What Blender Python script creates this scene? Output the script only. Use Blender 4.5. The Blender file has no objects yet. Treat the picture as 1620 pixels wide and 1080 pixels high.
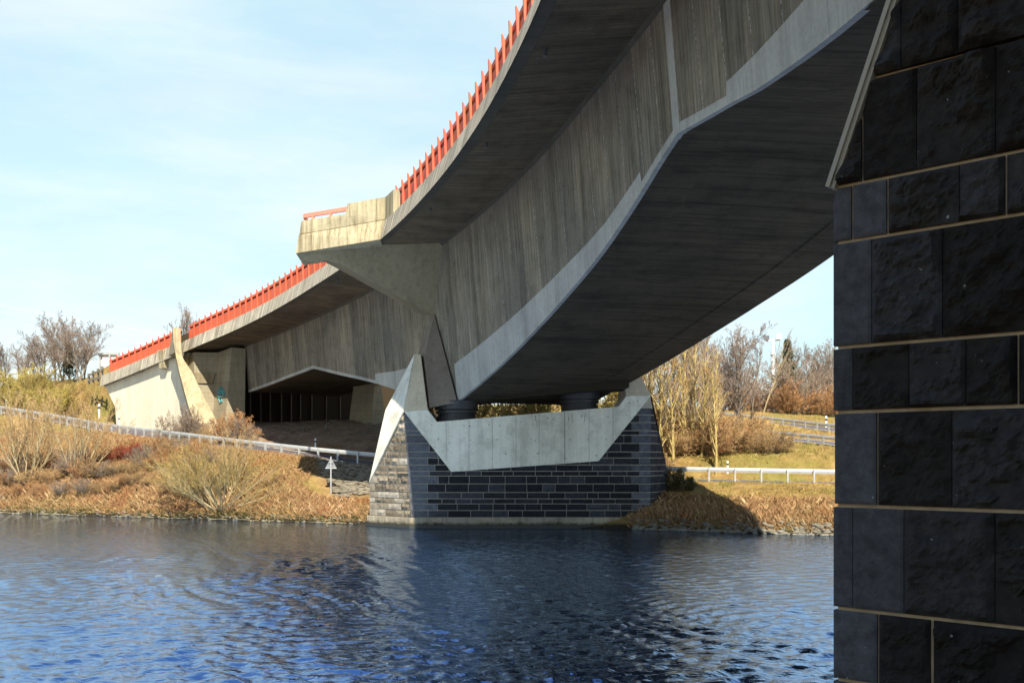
import bpy, bmesh, math, random
import numpy as np
from mathutils import Vector, Matrix, noise

# ------------------------------------------------------------------ camera, sky, sun
sc = bpy.context.scene
EYE = 2.75                     # camera height above the river
F = 1575.0                     # focal length in 1620-px units (35 mm lens)
cam_d = bpy.data.cameras.new('camera'); cam = bpy.data.objects.new('camera', cam_d)
sc.collection.objects.link(cam); sc.camera = cam
cam.location = (0, 0, EYE); cam.rotation_euler = (math.radians(90), 0, 0)
cam_d.lens = 35; cam_d.sensor_width = 36; cam_d.shift_y = 185/1620
cam_d.clip_start = 0.05; cam_d.clip_end = 4000

SUN_EL = math.radians(51); SUN_AZ = math.radians(12)     # to the right of straight behind the camera
sun_dir = Vector((math.sin(SUN_AZ)*math.cos(SUN_EL), -math.cos(SUN_AZ)*math.cos(SUN_EL), math.sin(SUN_EL)))
world = bpy.data.worlds.new('World'); sc.world = world; world.use_nodes = True
wn = world.node_tree; wn.nodes.clear()
def wnode(t, **k):
    n = wn.nodes.new(t)
    for a, b in k.items(): setattr(n, a, b)
    return n
sky = wnode('ShaderNodeTexSky', sky_type='NISHITA', sun_disc=False, sun_elevation=SUN_EL,
            sun_rotation=math.atan2(sun_dir.x, sun_dir.y), altitude=200, air_density=1.0, dust_density=0.8, ozone_density=1.6)
tc = wnode('ShaderNodeTexCoord'); sep = wnode('ShaderNodeSeparateXYZ')
wn.links.new(tc.outputs['Generated'], sep.inputs[0])
mp = wnode('ShaderNodeMapping'); mp.inputs['Scale'].default_value = (1.2, 1.2, 5.0)
wn.links.new(tc.outputs['Generated'], mp.inputs[0])
nz = wnode('ShaderNodeTexNoise'); nz.inputs['Scale'].default_value = 2.2; nz.inputs['Detail'].default_value = 7
nz.inputs['Roughness'].default_value = .58; nz.inputs['Distortion'].default_value = .5
wn.links.new(mp.outputs[0], nz.inputs['Vector'])
ramp = wnode('ShaderNodeValToRGB'); ramp.color_ramp.elements[0].position = .36; ramp.color_ramp.elements[1].position = .70
ramp.color_ramp.elements[0].color = (.72, .72, .72, 1); ramp.color_ramp.elements[1].color = (1, 1, 1, 1)
wn.links.new(nz.outputs['Fac'], ramp.inputs[0])
fade = wnode('ShaderNodeMapRange'); fade.interpolation_type = 'SMOOTHSTEP'      # thin cloud veil sits low over the horizon
for i, v in enumerate((.40, .60, 1.0, 0.0)): fade.inputs[i+1].default_value = v
wn.links.new(sep.outputs['Z'], fade.inputs[0])
mul = wnode('ShaderNodeMath', operation='MULTIPLY')
wn.links.new(ramp.outputs[0], mul.inputs[0]); wn.links.new(fade.outputs[0], mul.inputs[1])
veil = wnode('ShaderNodeMix', data_type='RGBA'); veil.inputs['B'].default_value = (3.25, 3.95, 4.15, 1)
wn.links.new(mul.outputs[0], veil.inputs['Factor']); wn.links.new(sky.outputs[0], veil.inputs['A'])
hi = wnode('ShaderNodeMapRange'); hi.interpolation_type = 'SMOOTHSTEP'           # deep clear blue overhead
for i, v in enumerate((.42, .66, 0.0, .75)): hi.inputs[i+1].default_value = v
wn.links.new(sep.outputs['Z'], hi.inputs[0])
blue = wnode('ShaderNodeMix', data_type='RGBA'); blue.inputs['B'].default_value = (.85, 1.6, 3.3, 1)
wn.links.new(hi.outputs[0], blue.inputs['Factor']); wn.links.new(sky.outputs[0], blue.inputs['A']); wn.links.new(blue.outputs['Result'], veil.inputs['A'])
cl = wnode('ShaderNodeMix', data_type='RGBA'); cl.inputs['A'].default_value = (3.0, 4.15, 4.4, 1); cl.inputs['B'].default_value = (4.0, 4.6, 4.65, 1)
mp2 = wnode('ShaderNodeMapping'); mp2.inputs['Scale'].default_value = (1.0, 1.0, 4.0); mp2.inputs['Location'].default_value = (4, 2, 1)
n2 = wnode('ShaderNodeTexNoise'); n2.inputs['Scale'].default_value = 2.6; n2.inputs['Detail'].default_value = 8; n2.inputs['Roughness'].default_value = .6
r2_ = wnode('ShaderNodeValToRGB'); r2_.color_ramp.elements[0].position = .38; r2_.color_ramp.elements[1].position = .62
wn.links.new(tc.outputs['Generated'], mp2.inputs[0]); wn.links.new(mp2.outputs[0], n2.inputs['Vector']); wn.links.new(n2.outputs['Fac'], r2_.inputs[0]); wn.links.new(r2_.outputs[0], cl.inputs['Factor'])
wn.links.new(cl.outputs['Result'], veil.inputs['B'])
bg = wnode('ShaderNodeBackground'); bg.inputs['Strength'].default_value = .10
out = wnode('ShaderNodeOutputWorld')
wn.links.new(veil.outputs['Result'], bg.inputs['Color']); wn.links.new(bg.outputs[0], out.inputs[0])

sl = bpy.data.lights.new('sun', 'SUN'); sl.energy = 5.0; sl.angle = math.radians(.5); sl.color = (1, .92, .76)
so = bpy.data.objects.new('sun', sl); sc.collection.objects.link(so)
so.rotation_euler = sun_dir.to_track_quat('Z', 'Y').to_euler(); so.location = (20, -60, 60)
sc.view_settings.view_transform = 'Standard'; sc.view_settings.look = 'None'
sc.view_settings.exposure = 1.2; sc.view_settings.gamma = 1

R = random.Random(7); NR = np.random.default_rng(11)

# ------------------------------------------------------------------ helpers
def W(px, py, Y):              # where a sight line of the survey crosses depth Y
    return Vector(((px-810)/F*Y, Y, EYE+(725-py)/F*Y))
def link(o, parent=None):
    sc.collection.objects.link(o)
    if parent: o.parent = parent
    return o
def tag(o, label=None, cat=None, group=None, kind=None):
    if label: o['label'] = label
    if cat: o['category'] = cat
    if group: o['group'] = group
    if kind: o['kind'] = kind
    return o
def thing(name, loc, label, cat, group=None):
    o = bpy.data.objects.new(name, None); o.empty_display_size = .3; o.location = loc
    link(o); return tag(o, label, cat, group)
def build(name, verts, faces, mat, parent=None, uv=None, smooth=False, mats=None, local=False):
    """world coordinates in; re-based on the parent's location"""
    me = bpy.data.meshes.new(name)
    off = (0, 0, 0) if local else parent_world(parent)
    v = np.asarray([tuple(p) for p in verts], dtype=float) - np.array(off)
    me.from_pydata(v.tolist(), [], [tuple(f) for f in faces]); me.validate()
    me.materials.append(mat)
    for m in (mats or []): me.materials.append(m)
    if uv is not None:
        l = me.uv_layers.new(name='UVMap')
        idx = np.zeros(len(me.loops), dtype=np.int32); me.loops.foreach_get('vertex_index', idx)
        l.data.foreach_set('uv', np.asarray(uv, dtype=float)[idx].ravel())
    if smooth: me.polygons.foreach_set('use_smooth', [True]*len(me.polygons))
    return link(bpy.data.objects.new(name, me), parent)
def parent_world(p):
    v = Vector((0, 0, 0))
    while p: v = v + p.location; p = p.parent
    return v
def fast(name, V, Fc, mat, parent=None, off=None, smooth=False):
    """numpy mesh of equal-size faces"""
    me = bpy.data.meshes.new(name); n = len(Fc); k = Fc.shape[1]
    if off is None: off = parent_world(parent)
    me.vertices.add(len(V)); me.vertices.foreach_set('co', (V-np.array(off)).astype(np.float32).ravel())
    me.loops.add(n*k); me.loops.foreach_set('vertex_index', Fc.astype(np.int32).ravel())
    me.polygons.add(n); me.polygons.foreach_set('loop_start', np.arange(0, n*k, k, dtype=np.int32))
    me.polygons.foreach_set('loop_total', np.full(n, k, dtype=np.int32))
    if smooth: me.polygons.foreach_set('use_smooth', [True]*n)
    me.update(); me.materials.append(mat)
    return link(bpy.data.objects.new(name, me), parent)
class MB:
    def __init__(s): s.v = []; s.f = []
    def quad(s, *p):
        i = len(s.v); s.v += [Vector(q) for q in p]; s.f.append(tuple(range(i, i+len(p))))
    def prism(s, poly, d):     # polygon (list of Vectors) pushed along vector d
        i = len(s.v); n = len(poly); d = Vector(d)
        s.v += [Vector(p) for p in poly]+[Vector(p)+d for p in poly]
        s.f.append(tuple(range(i, i+n))); s.f.append(tuple(range(i+2*n-1, i+n-1, -1)))
        for k in range(n): s.f.append((i+k, i+n+k, i+n+(k+1) % n, i+(k+1) % n))
    def loft(s, A, B):         # two rings joined, capped
        i = len(s.v); n = len(A); s.v += [Vector(p) for p in A]+[Vector(p) for p in B]
        s.f.append(tuple(range(i, i+n))); s.f.append(tuple(range(i+2*n-1, i+n-1, -1)))
        for k in range(n): s.f.append((i+k, i+n+k, i+n+(k+1) % n, i+(k+1) % n))
    def box(s, c, ax, ay, az): # centre and three half-axes
        c, ax, ay, az = map(Vector, (c, ax, ay, az))
        s.loft([c-ax-ay-az, c+ax-ay-az, c+ax+ay-az, c-ax+ay-az], [c-ax-ay+az, c+ax-ay+az, c+ax+ay+az, c-ax+ay+az])
    def tube(s, a, b, r1, r2=None, n=8):
        a, b = Vector(a), Vector(b); r2 = r1 if r2 is None else r2; z = (b-a).normalized()
        x = z.orthogonal().normalized(); y = z.cross(x)
        c = [(math.cos(2*math.pi*k/n), math.sin(2*math.pi*k/n)) for k in range(n)]
        s.loft([a+(x*p+y*q)*r1 for p, q in c], [b+(x*p+y*q)*r2 for p, q in c])
    def put(s, name, mat, parent=None, bevel=0, smooth=False, local=False):
        o = build(name, s.v, s.f, mat, parent, smooth=smooth, local=local)
        bm = bmesh.new(); bm.from_mesh(o.data); bmesh.ops.recalc_face_normals(bm, faces=bm.faces); bm.to_mesh(o.data); bm.free()
        if bevel:
            m = o.modifiers.new('bevel', 'BEVEL'); m.width = bevel; m.segments = 2; m.limit_method = 'ANGLE'; m.angle_limit = math.radians(40)
        return o

# ------------------------------------------------------------------ materials
def mat(name):
    m = bpy.data.materials.new(name); m.use_nodes = True; nt = m.node_tree
    return m, nt, nt.nodes['Principled BSDF']
def N(nt, t, **k):
    n = nt.nodes.new(t)
    for a, b in k.items():
        if isinstance(a, str) and a.startswith('i_'): n.inputs[a[2:].replace('_', ' ')].default_value = b
        else: setattr(n, a, b)
    return n
def rampn(nt, src, stops):
    r = N(nt, 'ShaderNodeValToRGB'); e = r.color_ramp.elements
    while len(e) < len(stops): e.new(.5)
    for el, (p, c) in zip(e, stops):
        el.position = p; el.color = (c[0], c[1], c[2], 1) if not isinstance(c, float) else (c, c, c, 1)
    nt.links.new(src, r.inputs[0]); return r.outputs[0]
def mix(nt, fac, a, b, mode='MIX'):
    n = N(nt, 'ShaderNodeMix', data_type='RGBA', blend_type=mode)
    for s, v in (('Factor', fac), ('A', a), ('B', b)):
        i = n.inputs[s] if s != 'Factor' else n.inputs[0]
        if s == 'A': i = n.inputs[6]
        if s == 'B': i = n.inputs[7]
        if hasattr(v, 'is_output'): nt.links.new(v, i)
        elif isinstance(v, (int, float)): i.default_value = v
        else: i.default_value = (v[0], v[1], v[2], 1)
    return n.outputs[2]
def noi(nt, vec, scale, detail=4, rough=.55, dist=0):
    n = N(nt, 'ShaderNodeTexNoise'); n.inputs['Scale'].default_value = scale; n.inputs['Detail'].default_value = detail
    n.inputs['Roughness'].default_value = rough; n.inputs['Distortion'].default_value = dist
    if vec is not None: nt.links.new(vec, n.inputs['Vector'])
    return n.outputs['Fac']
def mapv(nt, src, scale=(1, 1, 1), rot=(0, 0, 0), loc=(0, 0, 0)):
    n = N(nt, 'ShaderNodeMapping'); n.inputs['Scale'].default_value = scale; n.inputs['Rotation'].default_value = rot
    n.inputs['Location'].default_value = loc; nt.links.new(src, n.inputs[0]); return n.outputs[0]
def bump(nt, b, src, strength, dist=.02, prev=None):
    n = N(nt, 'ShaderNodeBump'); n.inputs['Strength'].default_value = strength; n.inputs['Distance'].default_value = dist
    nt.links.new(src, n.inputs['Height'])
    if prev: nt.links.new(prev, n.inputs['Normal'])
    nt.links.new(n.outputs[0], b.inputs['Normal']); return n.outputs[0]
def concrete(name, c, c2, streak=.5, board=0, bscale=2.0, rough=.9, uv=False, lean=0, stain=.35, boarddir=0, streakcol=None, fine=.5, moss=0, seams=0):
    m, nt, b = mat(name)
    co = N(nt, 'ShaderNodeTexCoord'); geo = N(nt, 'ShaderNodeNewGeometry')
    if uv: src = co.outputs['UV']
    else: src = geo.outputs['Position']
    if lean: src = mapv(nt, src, rot=(0, 0, lean))
    big = noi(nt, src, .35 if not uv else .3, 5, .6)
    col = mix(nt, rampn(nt, big, [(.3, 0.0), (.7, 1.0)]), c, c2)
    if streak:                 # run-off streaks down the face
        sv = mapv(nt, src, (11 if seams else 6.5, .35, 1) if uv else (6.5, 6.5, .35))
        st = noi(nt, sv, 1.0, 6, .68)
        col = mix(nt, streak, col, rampn(nt, st, [(.30, streakcol[0] if streakcol else (.25, .23, .20)), (.5, (1., 1., 1.)), (.72, streakcol[1] if streakcol else (1.25, 1.2, 1.12))]), 'MULTIPLY')
        sv2 = mapv(nt, src, (1.3, .12, 1) if uv else (1.3, 1.3, .12), loc=(3, 7, 2))
        st2 = noi(nt, sv2, 1.0, 4, .6)
        col = mix(nt, streak*.8, col, rampn(nt, st2, [(.33, (.52, .50, .47)), (.55, (1., 1., 1.))]), 'MULTIPLY')
    fn = noi(nt, src, 9, 8, .7)
    col = mix(nt, fine, col, rampn(nt, fn, [(.3, (.72, .70, .67)), (.6, (1.08, 1.08, 1.08))]), 'MULTIPLY')
    sp = noi(nt, src, 1.4, 6, .65)
    col = mix(nt, stain, col, rampn(nt, sp, [(.32, (.45, .43, .39)), (.52, (1., 1., 1.))]), 'MULTIPLY')
    last = None
    if board:                  # formwork board marks
        w = N(nt, 'ShaderNodeTexWave', wave_type='BANDS', bands_direction='X' if boarddir == 0 else ('Y' if boarddir == 1 else 'Z'), wave_profile='SAW')
        w.inputs['Scale'].default_value = bscale; w.inputs['Distortion'].default_value = .15; w.inputs['Detail'].default_value = 1
        nt.links.new(src, w.inputs[0])
        line = rampn(nt, w.outputs['Fac'], [(0.0, 0.0), (.06, 1.0), (.94, 1.0), (1.0, 0.0)])
        col = mix(nt, board, col, mix(nt, line, (.55, .53, .5), (1, 1, 1)), 'MULTIPLY')
        last = bump(nt, b, line, .5*board, .012)
    if seams:                  # chalky broken lines where the shutter panels met
        sv3 = N(nt, 'ShaderNodeSeparateXYZ'); nt.links.new(src, sv3.inputs[0])
        lv = N(nt, 'ShaderNodeMath', operation='MULTIPLY_ADD'); lv.inputs[1].default_value = .07; nt.links.new(sv3.outputs['Y'], lv.inputs[0]); nt.links.new(sv3.outputs['X'], lv.inputs[2])
        md = N(nt, 'ShaderNodeMath', operation='PINGPONG'); md.inputs[1].default_value = .62; nt.links.new(lv.outputs[0], md.inputs[0])
        ln = rampn(nt, md.outputs[0], [(0.0, 1.0), (.028, 0.0)])
        br = rampn(nt, noi(nt, mapv(nt, src, (1.1, 6, 1)), 2.0, 4, .7), [(.46, 0.0), (.60, .85)])
        col = mix(nt, mix(nt, 1, ln, br, 'MULTIPLY'), col, (.50, .48, .44))
        pn = N(nt, 'ShaderNodeMath', operation='SNAP'); pn.inputs[1].default_value = 1.24; nt.links.new(lv.outputs[0], pn.inputs[0])
        wn_ = N(nt, 'ShaderNodeTexWhiteNoise', noise_dimensions='1D'); nt.links.new(pn.outputs[0], wn_.inputs['W'])
        col = mix(nt, .55, col, rampn(nt, wn_.outputs['Value'], [(0, (.72, .72, .74)), (1, (1.28, 1.24, 1.15))]), 'MULTIPLY')
    if moss: col = mix(nt, rampn(nt, noi(nt, src, 2.2, 6, .7), [(.50, 0.0), (.72, moss)]), col, (.09, .085, .03))
    nt.links.new(col, b.inputs['Base Color']); b.inputs['Roughness'].default_value = rough
    b.inputs['Specular IOR Level'].default_value = .25
    bump(nt, b, fn, .35, .02, last)
    return m
M = {}
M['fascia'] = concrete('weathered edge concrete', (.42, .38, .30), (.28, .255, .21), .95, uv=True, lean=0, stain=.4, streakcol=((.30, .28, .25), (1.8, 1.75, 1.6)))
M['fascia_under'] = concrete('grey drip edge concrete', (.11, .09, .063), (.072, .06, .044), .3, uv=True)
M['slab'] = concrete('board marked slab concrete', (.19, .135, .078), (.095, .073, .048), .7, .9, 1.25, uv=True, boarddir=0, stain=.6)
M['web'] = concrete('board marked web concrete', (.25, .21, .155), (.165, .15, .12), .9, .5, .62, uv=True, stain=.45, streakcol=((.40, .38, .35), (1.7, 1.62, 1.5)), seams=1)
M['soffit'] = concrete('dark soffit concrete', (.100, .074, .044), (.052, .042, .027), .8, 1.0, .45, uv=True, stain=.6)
M['repair'] = concrete('pale repair concrete', (.48, .455, .40), (.35, .335, .30), .45, .35, 1.1, uv=True, stain=.25, streakcol=((.6, .6, .6), (1.1, 1.1, 1.1)))
M['bracket'] = concrete('bracket concrete', (.27, .22, .135), (.20, .165, .105), .35, stain=.3)
M['balcony'] = concrete('platform concrete', (.45, .38, .245), (.34, .30, .20), .9, stain=.35, streakcol=((.35, .30, .2), (1.35, 1.3, 1.15)))
M['diaph'] = concrete('bearing block concrete', (.26, .21, .165), (.19, .155, .125), .15, stain=.5)
M['crown'] = concrete('smooth pier concrete', (.80, .76, .64), (.66, .62, .50), .45, stain=.5, fine=.35, streakcol=((.7, .68, .62), (1.05, 1.05, 1.05)))
M['crown_tan'] = concrete('tan pier concrete', (.66, .56, .40), (.58, .49, .35), .2, stain=.3, fine=.4)
M['plinth'] = concrete('stained plinth concrete', (.45, .38, .27), (.24, .21, .16), .6, stain=.7, moss=.5)
M['abut'] = concrete('abutment concrete', (.33, .28, .19), (.25, .22, .155), .3, .5, .55, boarddir=2, stain=.4)
M['wing'] = concrete('pale wing wall concrete', (.74, .66, .50), (.64, .58, .45), .3, stain=.2, streakcol=((.75, .72, .62), (1.1, 1.1, 1.1)))
M['fin'] = concrete('lichen buttress concrete', (.46, .37, .22), (.34, .29, .185), .4, stain=.5, moss=.4)
M['fence_wood'] = concrete('grey timber', (.24, .20, .16), (.16, .14, .11), .3)

def plain(name, c, rough=.5, metal=0, var=.25, scale=3, spec=.5, bumpy=0):
    m, nt, b = mat(name); g = N(nt, 'ShaderNodeNewGeometry')
    n = noi(nt, g.outputs['Position'], scale, 5, .6)
    col = mix(nt, var, c, mix(nt, n, (.3, .3, .3), (1.5, 1.5, 1.5)), 'MULTIPLY')
    nt.links.new(col, b.inputs['Base Color']); b.inputs['Roughness'].default_value = rough; b.inputs['Metallic'].default_value = metal
    b.inputs['Specular IOR Level'].default_value = spec
    if bumpy: bump(nt, b, n, bumpy, .03)
    return m
M['red'] = plain('red painted steel', (.58, .105, .045), .6, 0, .55, 1.3)
M['redrail'] = plain('faded red rail paint', (.62, .20, .13), .6, 0, .25, 3)
M['galv'] = plain('galvanised steel', (.44, .445, .44), .5, .35, .5, 3)
M['rubber'] = plain('black bearing rubber', (.035, .036, .04), .55, 0, .4, 8)
M['white'] = plain('white plastic', (.78, .78, .78), .5, 0, .1)
M['black'] = plain('black plastic and slot shade', (.02, .02, .02), .5, 0, .1)
M['signback'] = plain('grey sign back', (.22, .23, .24), .5, .3, .2)
M['lamp_grey'] = plain('dark lamp housing', (.12, .12, .13), .5, .2, .2)
M['wire'] = plain('bare cable', (.45, .5, .55), .6, .2, 0)
M['paint'] = plain('turquoise spray paint', (.10, .34, .38), .6, 0, .3)
M['rock'] = plain('shore rock', (.17, .155, .125), .95, 0, .9, 3, .2, .8)
M['paving'] = concrete('slope paving stone', (.22, .19, .14), (.14, .125, .10), 0, stain=.6)

def stone_mat(name, cols, scale=1):
    m, nt, b = mat(name); g = N(nt, 'ShaderNodeNewGeometry'); p = g.outputs['Position']
    at = N(nt, 'ShaderNodeAttribute', attribute_name='tone')
    col = rampn(nt, at.outputs['Fac'], cols)
    n1 = noi(nt, p, 6*scale, 8, .72); n2 = noi(nt, p, 30*scale, 4, .7)
    col = mix(nt, .8, col, rampn(nt, n1, [(.3, (.45, .45, .47)), (.7, (1.5, 1.5, 1.5))]), 'MULTIPLY')
    spk = rampn(nt, noi(nt, p, 13*scale, 3, .5), [(.725, 0.0), (.78, .8)])
    col = mix(nt, spk, col, (.30, .31, .32))
    nt.links.new(col, b.inputs['Base Color']); b.inputs['Roughness'].default_value = .95; b.inputs['Specular IOR Level'].default_value = .12
    pr = bump(nt, b, n1, .7, .03/scale); bump(nt, b, n2, .5, .008/scale, pr)
    return m
M['basalt'] = stone_mat('dark basalt ashlar', [(0, (.018, .018, .020)), (.5, (.034, .034, .038)), (.8, (.06, .06, .066)), (1, (.105, .108, .118))])
M['basalt_near'] = stone_mat('dark basalt ashlar close', [(0, (.018, .016, .015)), (.5, (.028, .0255, .0245)), (.8, (.046, .046, .050)), (1, (.075, .077, .086))], 3)
M['mortar'] = plain('sandy mortar', (.40, .30, .20), .95, 0, .8, 14, .1, .4)
M['mortar_far'] = plain('pale mortar', (.42, .37, .30), .95, 0, .6, 5, .1)
# the sunlit nose of the far pier is the same basalt with the sun's brightness put into its colour
M['basalt_sunlit'] = stone_mat('basalt with painted sunlight', [(0, (.13, .105, .075)), (.5, (.19, .155, .11)), (.8, (.25, .21, .155)), (1, (.34, .30, .24))])

def veg(name, stops, rough=.8, nscale=.25, trans=0):
    m, nt, b = mat(name); g = N(nt, 'ShaderNodeNewGeometry')
    col = rampn(nt, g.outputs['Random Per Island'], stops)
    n = noi(nt, g.outputs['Position'], nscale, 4, .6)
    col = mix(nt, .75, col, rampn(nt, n, [(.3, (.55, .55, .5)), (.7, (1.35, 1.3, 1.25))]), 'MULTIPLY')
    nt.links.new(col, b.inputs['Base Color']); b.inputs['Roughness'].default_value = rough; b.inputs['Specular IOR Level'].default_value = .2
    return m
M['twig_brown'] = veg('brown twigs', [(0, (.22, .13, .06)), (.5, (.42, .27, .12)), (1, (.60, .42, .21))])
M['twig_grey'] = veg('greyish twigs', [(0, (.15, .115, .10)), (.5, (.26, .20, .17)), (1, (.38, .31, .25))])
M['twig_rust'] = veg('rusty twigs', [(0, (.22, .10, .045)), (.5, (.42, .22, .095)), (1, (.56, .35, .16))])
M['twig_yellow'] = veg('yellow willow twigs', [(0, (.20, .14, .045)), (.5, (.36, .25, .08)), (1, (.50, .37, .14))])
M['twig_red'] = veg('red dogwood twigs', [(0, (.18, .04, .03)), (.5, (.32, .08, .05)), (1, (.36, .16, .08))])
M['bark_grey'] = plain('grey bark', (.17, .14, .11), .9, 0, .7, 5, .2, .5)
M['bark_gold'] = plain('golden lichen bark', (.40, .31, .12), .9, 0, .8, 4, .2, .5)  # yellow-gold is the bark's own colour
M['bark_pale'] = plain('pale willow bark', (.33, .26, .145), .9, 0, .6, 5, .2, .4)
M['leaf_yellow'] = veg('young willow leaves', [(0, (.20, .19, .03)), (.5, (.34, .31, .06)), (1, (.48, .42, .12))])
M['needles'] = veg('dark conifer needles', [(0, (.012, .022, .012)), (.6, (.025, .045, .02)), (1, (.06, .07, .03))])
M['ivy'] = veg('ivy and bramble leaves', [(0, (.02, .035, .012)), (.6, (.05, .07, .02)), (1, (.10, .10, .03))])
def grassmat(name, stops, green=.5):
    m, nt, b = mat(name); g = N(nt, 'ShaderNodeNewGeometry')
    col = rampn(nt, g.outputs['Random Per Island'], stops)
    n = noi(nt, g.outputs['Position'], .30, 5, .65)
    col = mix(nt, rampn(nt, n, [(.46, 0.0), (.60, green)]), col, (.17, .19, .035))
    n2 = noi(nt, mapv(nt, g.outputs['Position'], loc=(30, 9, 3)), .5, 4, .6)
    col = mix(nt, rampn(nt, n2, [(.54, 0.0), (.70, .7)]), col, (.28, .11, .045))
    nt.links.new(col, b.inputs['Base Color']); b.inputs['Roughness'].default_value = .85; b.inputs['Specular IOR Level'].default_value = .2
    return m
M['drygrass'] = grassmat('dry winter grass', [(0, (.17, .10, .035)), (.45, (.30, .19, .065)), (.8, (.40, .26, .10)), (1, (.50, .38, .18))], .75)
M['greengrass'] = grassmat('mown green grass', [(0, (.16, .15, .03)), (.5, (.28, .24, .05)), (1, (.40, .31, .09))], .8)
M['reed'] = grassmat('reddish bank reeds', [(0, (.20, .105, .05)), (.5, (.30, .17, .08)), (.8, (.38, .23, .11)), (1, (.48, .35, .19))], .15)

def ground_mat():
    m, nt, b = mat('winter meadow'); g = N(nt, 'ShaderNodeNewGeometry'); p = g.outputs['Position']
    c = rampn(nt, noi(nt, p, 1.1, 9, .72), [(.28, (.13, .075, .03)), (.45, (.26, .165, .06)), (.6, (.36, .24, .09)), (.75, (.42, .32, .14))])
    c = mix(nt, rampn(nt, noi(nt, p, .28, 6, .6), [(.48, 0.0), (.64, .6)]), c, (.17, .18, .04))
    # under the bridge the soil stays bare and dry
    at = N(nt, 'ShaderNodeAttribute', attribute_name='bare')
    soil = rampn(nt, noi(nt, p, 1.5, 8, .7), [(.3, (.16, .10, .065)), (.7, (.36, .25, .17))])
    c = mix(nt, at.outputs['Fac'], c, soil)
    sp = N(nt, 'ShaderNodeSeparateXYZ'); nt.links.new(p, sp.inputs[0])
    zz = N(nt, 'ShaderNodeMath', operation='MULTIPLY_ADD'); zz.inputs[1].default_value = .35; nt.links.new(noi(nt, p, 1.7, 5, .7), zz.inputs[0]); nt.links.new(sp.outputs['Z'], zz.inputs[2])
    c = mix(nt, rampn(nt, zz.outputs[0], [(.30, 1.0), (.42, 0.0)]), c, (.045, .035, .022))
    mr = N(nt, 'ShaderNodeMapRange'); mr.inputs[1].default_value = 95; mr.inputs[2].default_value = 135; nt.links.new(sp.outputs['Y'], mr.inputs[0])
    wood = rampn(nt, noi(nt, p, .35, 8, .75), [(.3, (.10, .065, .055)), (.7, (.22, .15, .13))])
    c = mix(nt, mr.outputs[0], c, wood)
    nt.links.new(c, b.inputs['Base Color']); b.inputs['Roughness'].default_value = .95; b.inputs['Specular IOR Level'].default_value = .1
    bump(nt, b, noi(nt, p, 3.5, 8, .75), 1.0, .25)
    return m
M['ground'] = ground_mat()
M['asphalt'] = plain('worn asphalt', (.085, .075, .085), .85, 0, .4, 2.5, .3, .2)
M['roadpaint'] = plain('white road paint', (.7, .7, .68), .7, 0, .3, 4)
def water_mat():
    m, nt, b = mat('rippled river water'); g = N(nt, 'ShaderNodeNewGeometry'); p = g.outputs['Position']
    b.inputs['Base Color'].default_value = (.002, .009, .030, 1)
    b.inputs['Roughness'].default_value = .03; b.inputs['IOR'].default_value = 1.6
    c = noi(nt, mapv(nt, p, (1.0, 1.8, 1), (0, 0, -.15)), 5.5, 3, .6, .5)
    d = noi(nt, mapv(nt, p, (1.0, 1.6, 1), (0, 0, .3)), 15, 2, .5)
    a = noi(nt, mapv(nt, p, (1.0, 1.7, 1), (0, 0, .1)), 2.6, 2, .5, .3)
    pr = bump(nt, b, a, 1.0, .026); pr = bump(nt, b, c, 1.0, .011, pr); pr = bump(nt, b, d, 1.0, .0045, pr)
    gl = N(nt, 'ShaderNodeBsdfGlossy'); gl.inputs['Color'].default_value = (.40, .63, 1, 1); gl.inputs['Roughness'].default_value = .03
    nt.links.new(pr, gl.inputs['Normal']); ms = N(nt, 'ShaderNodeMixShader'); ms.inputs[0].default_value = .45
    nt.links.new(b.outputs[0], ms.inputs[1]); nt.links.new(gl.outputs[0], ms.inputs[2])
    nt.links.new(ms.outputs[0], nt.nodes['Material Output'].inputs['Surface'])
    return m
M['water'] = water_mat()

# ------------------------------------------------------------------ alignment of the bridge (circular curve)
RAD = 80.0; TH0 = math.radians(23.5)
P0 = np.array([(602-810)/F*39.0, 39.0])
CC = P0+RAD*np.array([-math.cos(TH0), -math.sin(TH0)])
def plan(s, o):                # station s (towards the camera), offset o (to the right of the left edge)
    a = TH0-s/RAD; r = RAD+o
    return CC[0]+r*math.cos(a), CC[1]+r*math.sin(a)
def tang(s):
    a = TH0-s/RAD; return Vector((math.sin(a), -math.cos(a), 0))
def outw(s):
    a = TH0-s/RAD; return Vector((-math.cos(a), -math.sin(a), 0))
def B(s, o, z):
    x, y = plan(s, o); return Vector((x, y, z+EYE))
fbK = ([-46, -38.6, -30.8, -28.3, -25.4, -20, -16.4, -12.8, -9.5, -5.6, 0, 6.4, 12, 17, 20.8, 26, 40, 60, 90],
       [4.0, 5.20, 6.36, 6.60, 6.93, 7.38, 7.68, 7.97, 8.22, 8.41, 8.58, 8.78, 8.88, 8.91, 8.86, 8.75, 8.1, 6.8, 4.6])
wtK = ([-46, -26, -24.6, -19, -15.7, -12.5, -7.7, 0, 6, 10, 14.6, 18, 20.3, 26, 40, 60, 90],
       [5.3, 6.93, 7.04, 7.48, 7.73, 7.92, 8.22, 8.69, 8.97, 9.14, 9.32, 9.30, 9.22, 9.05, 8.4, 7.1, 4.9])
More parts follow.
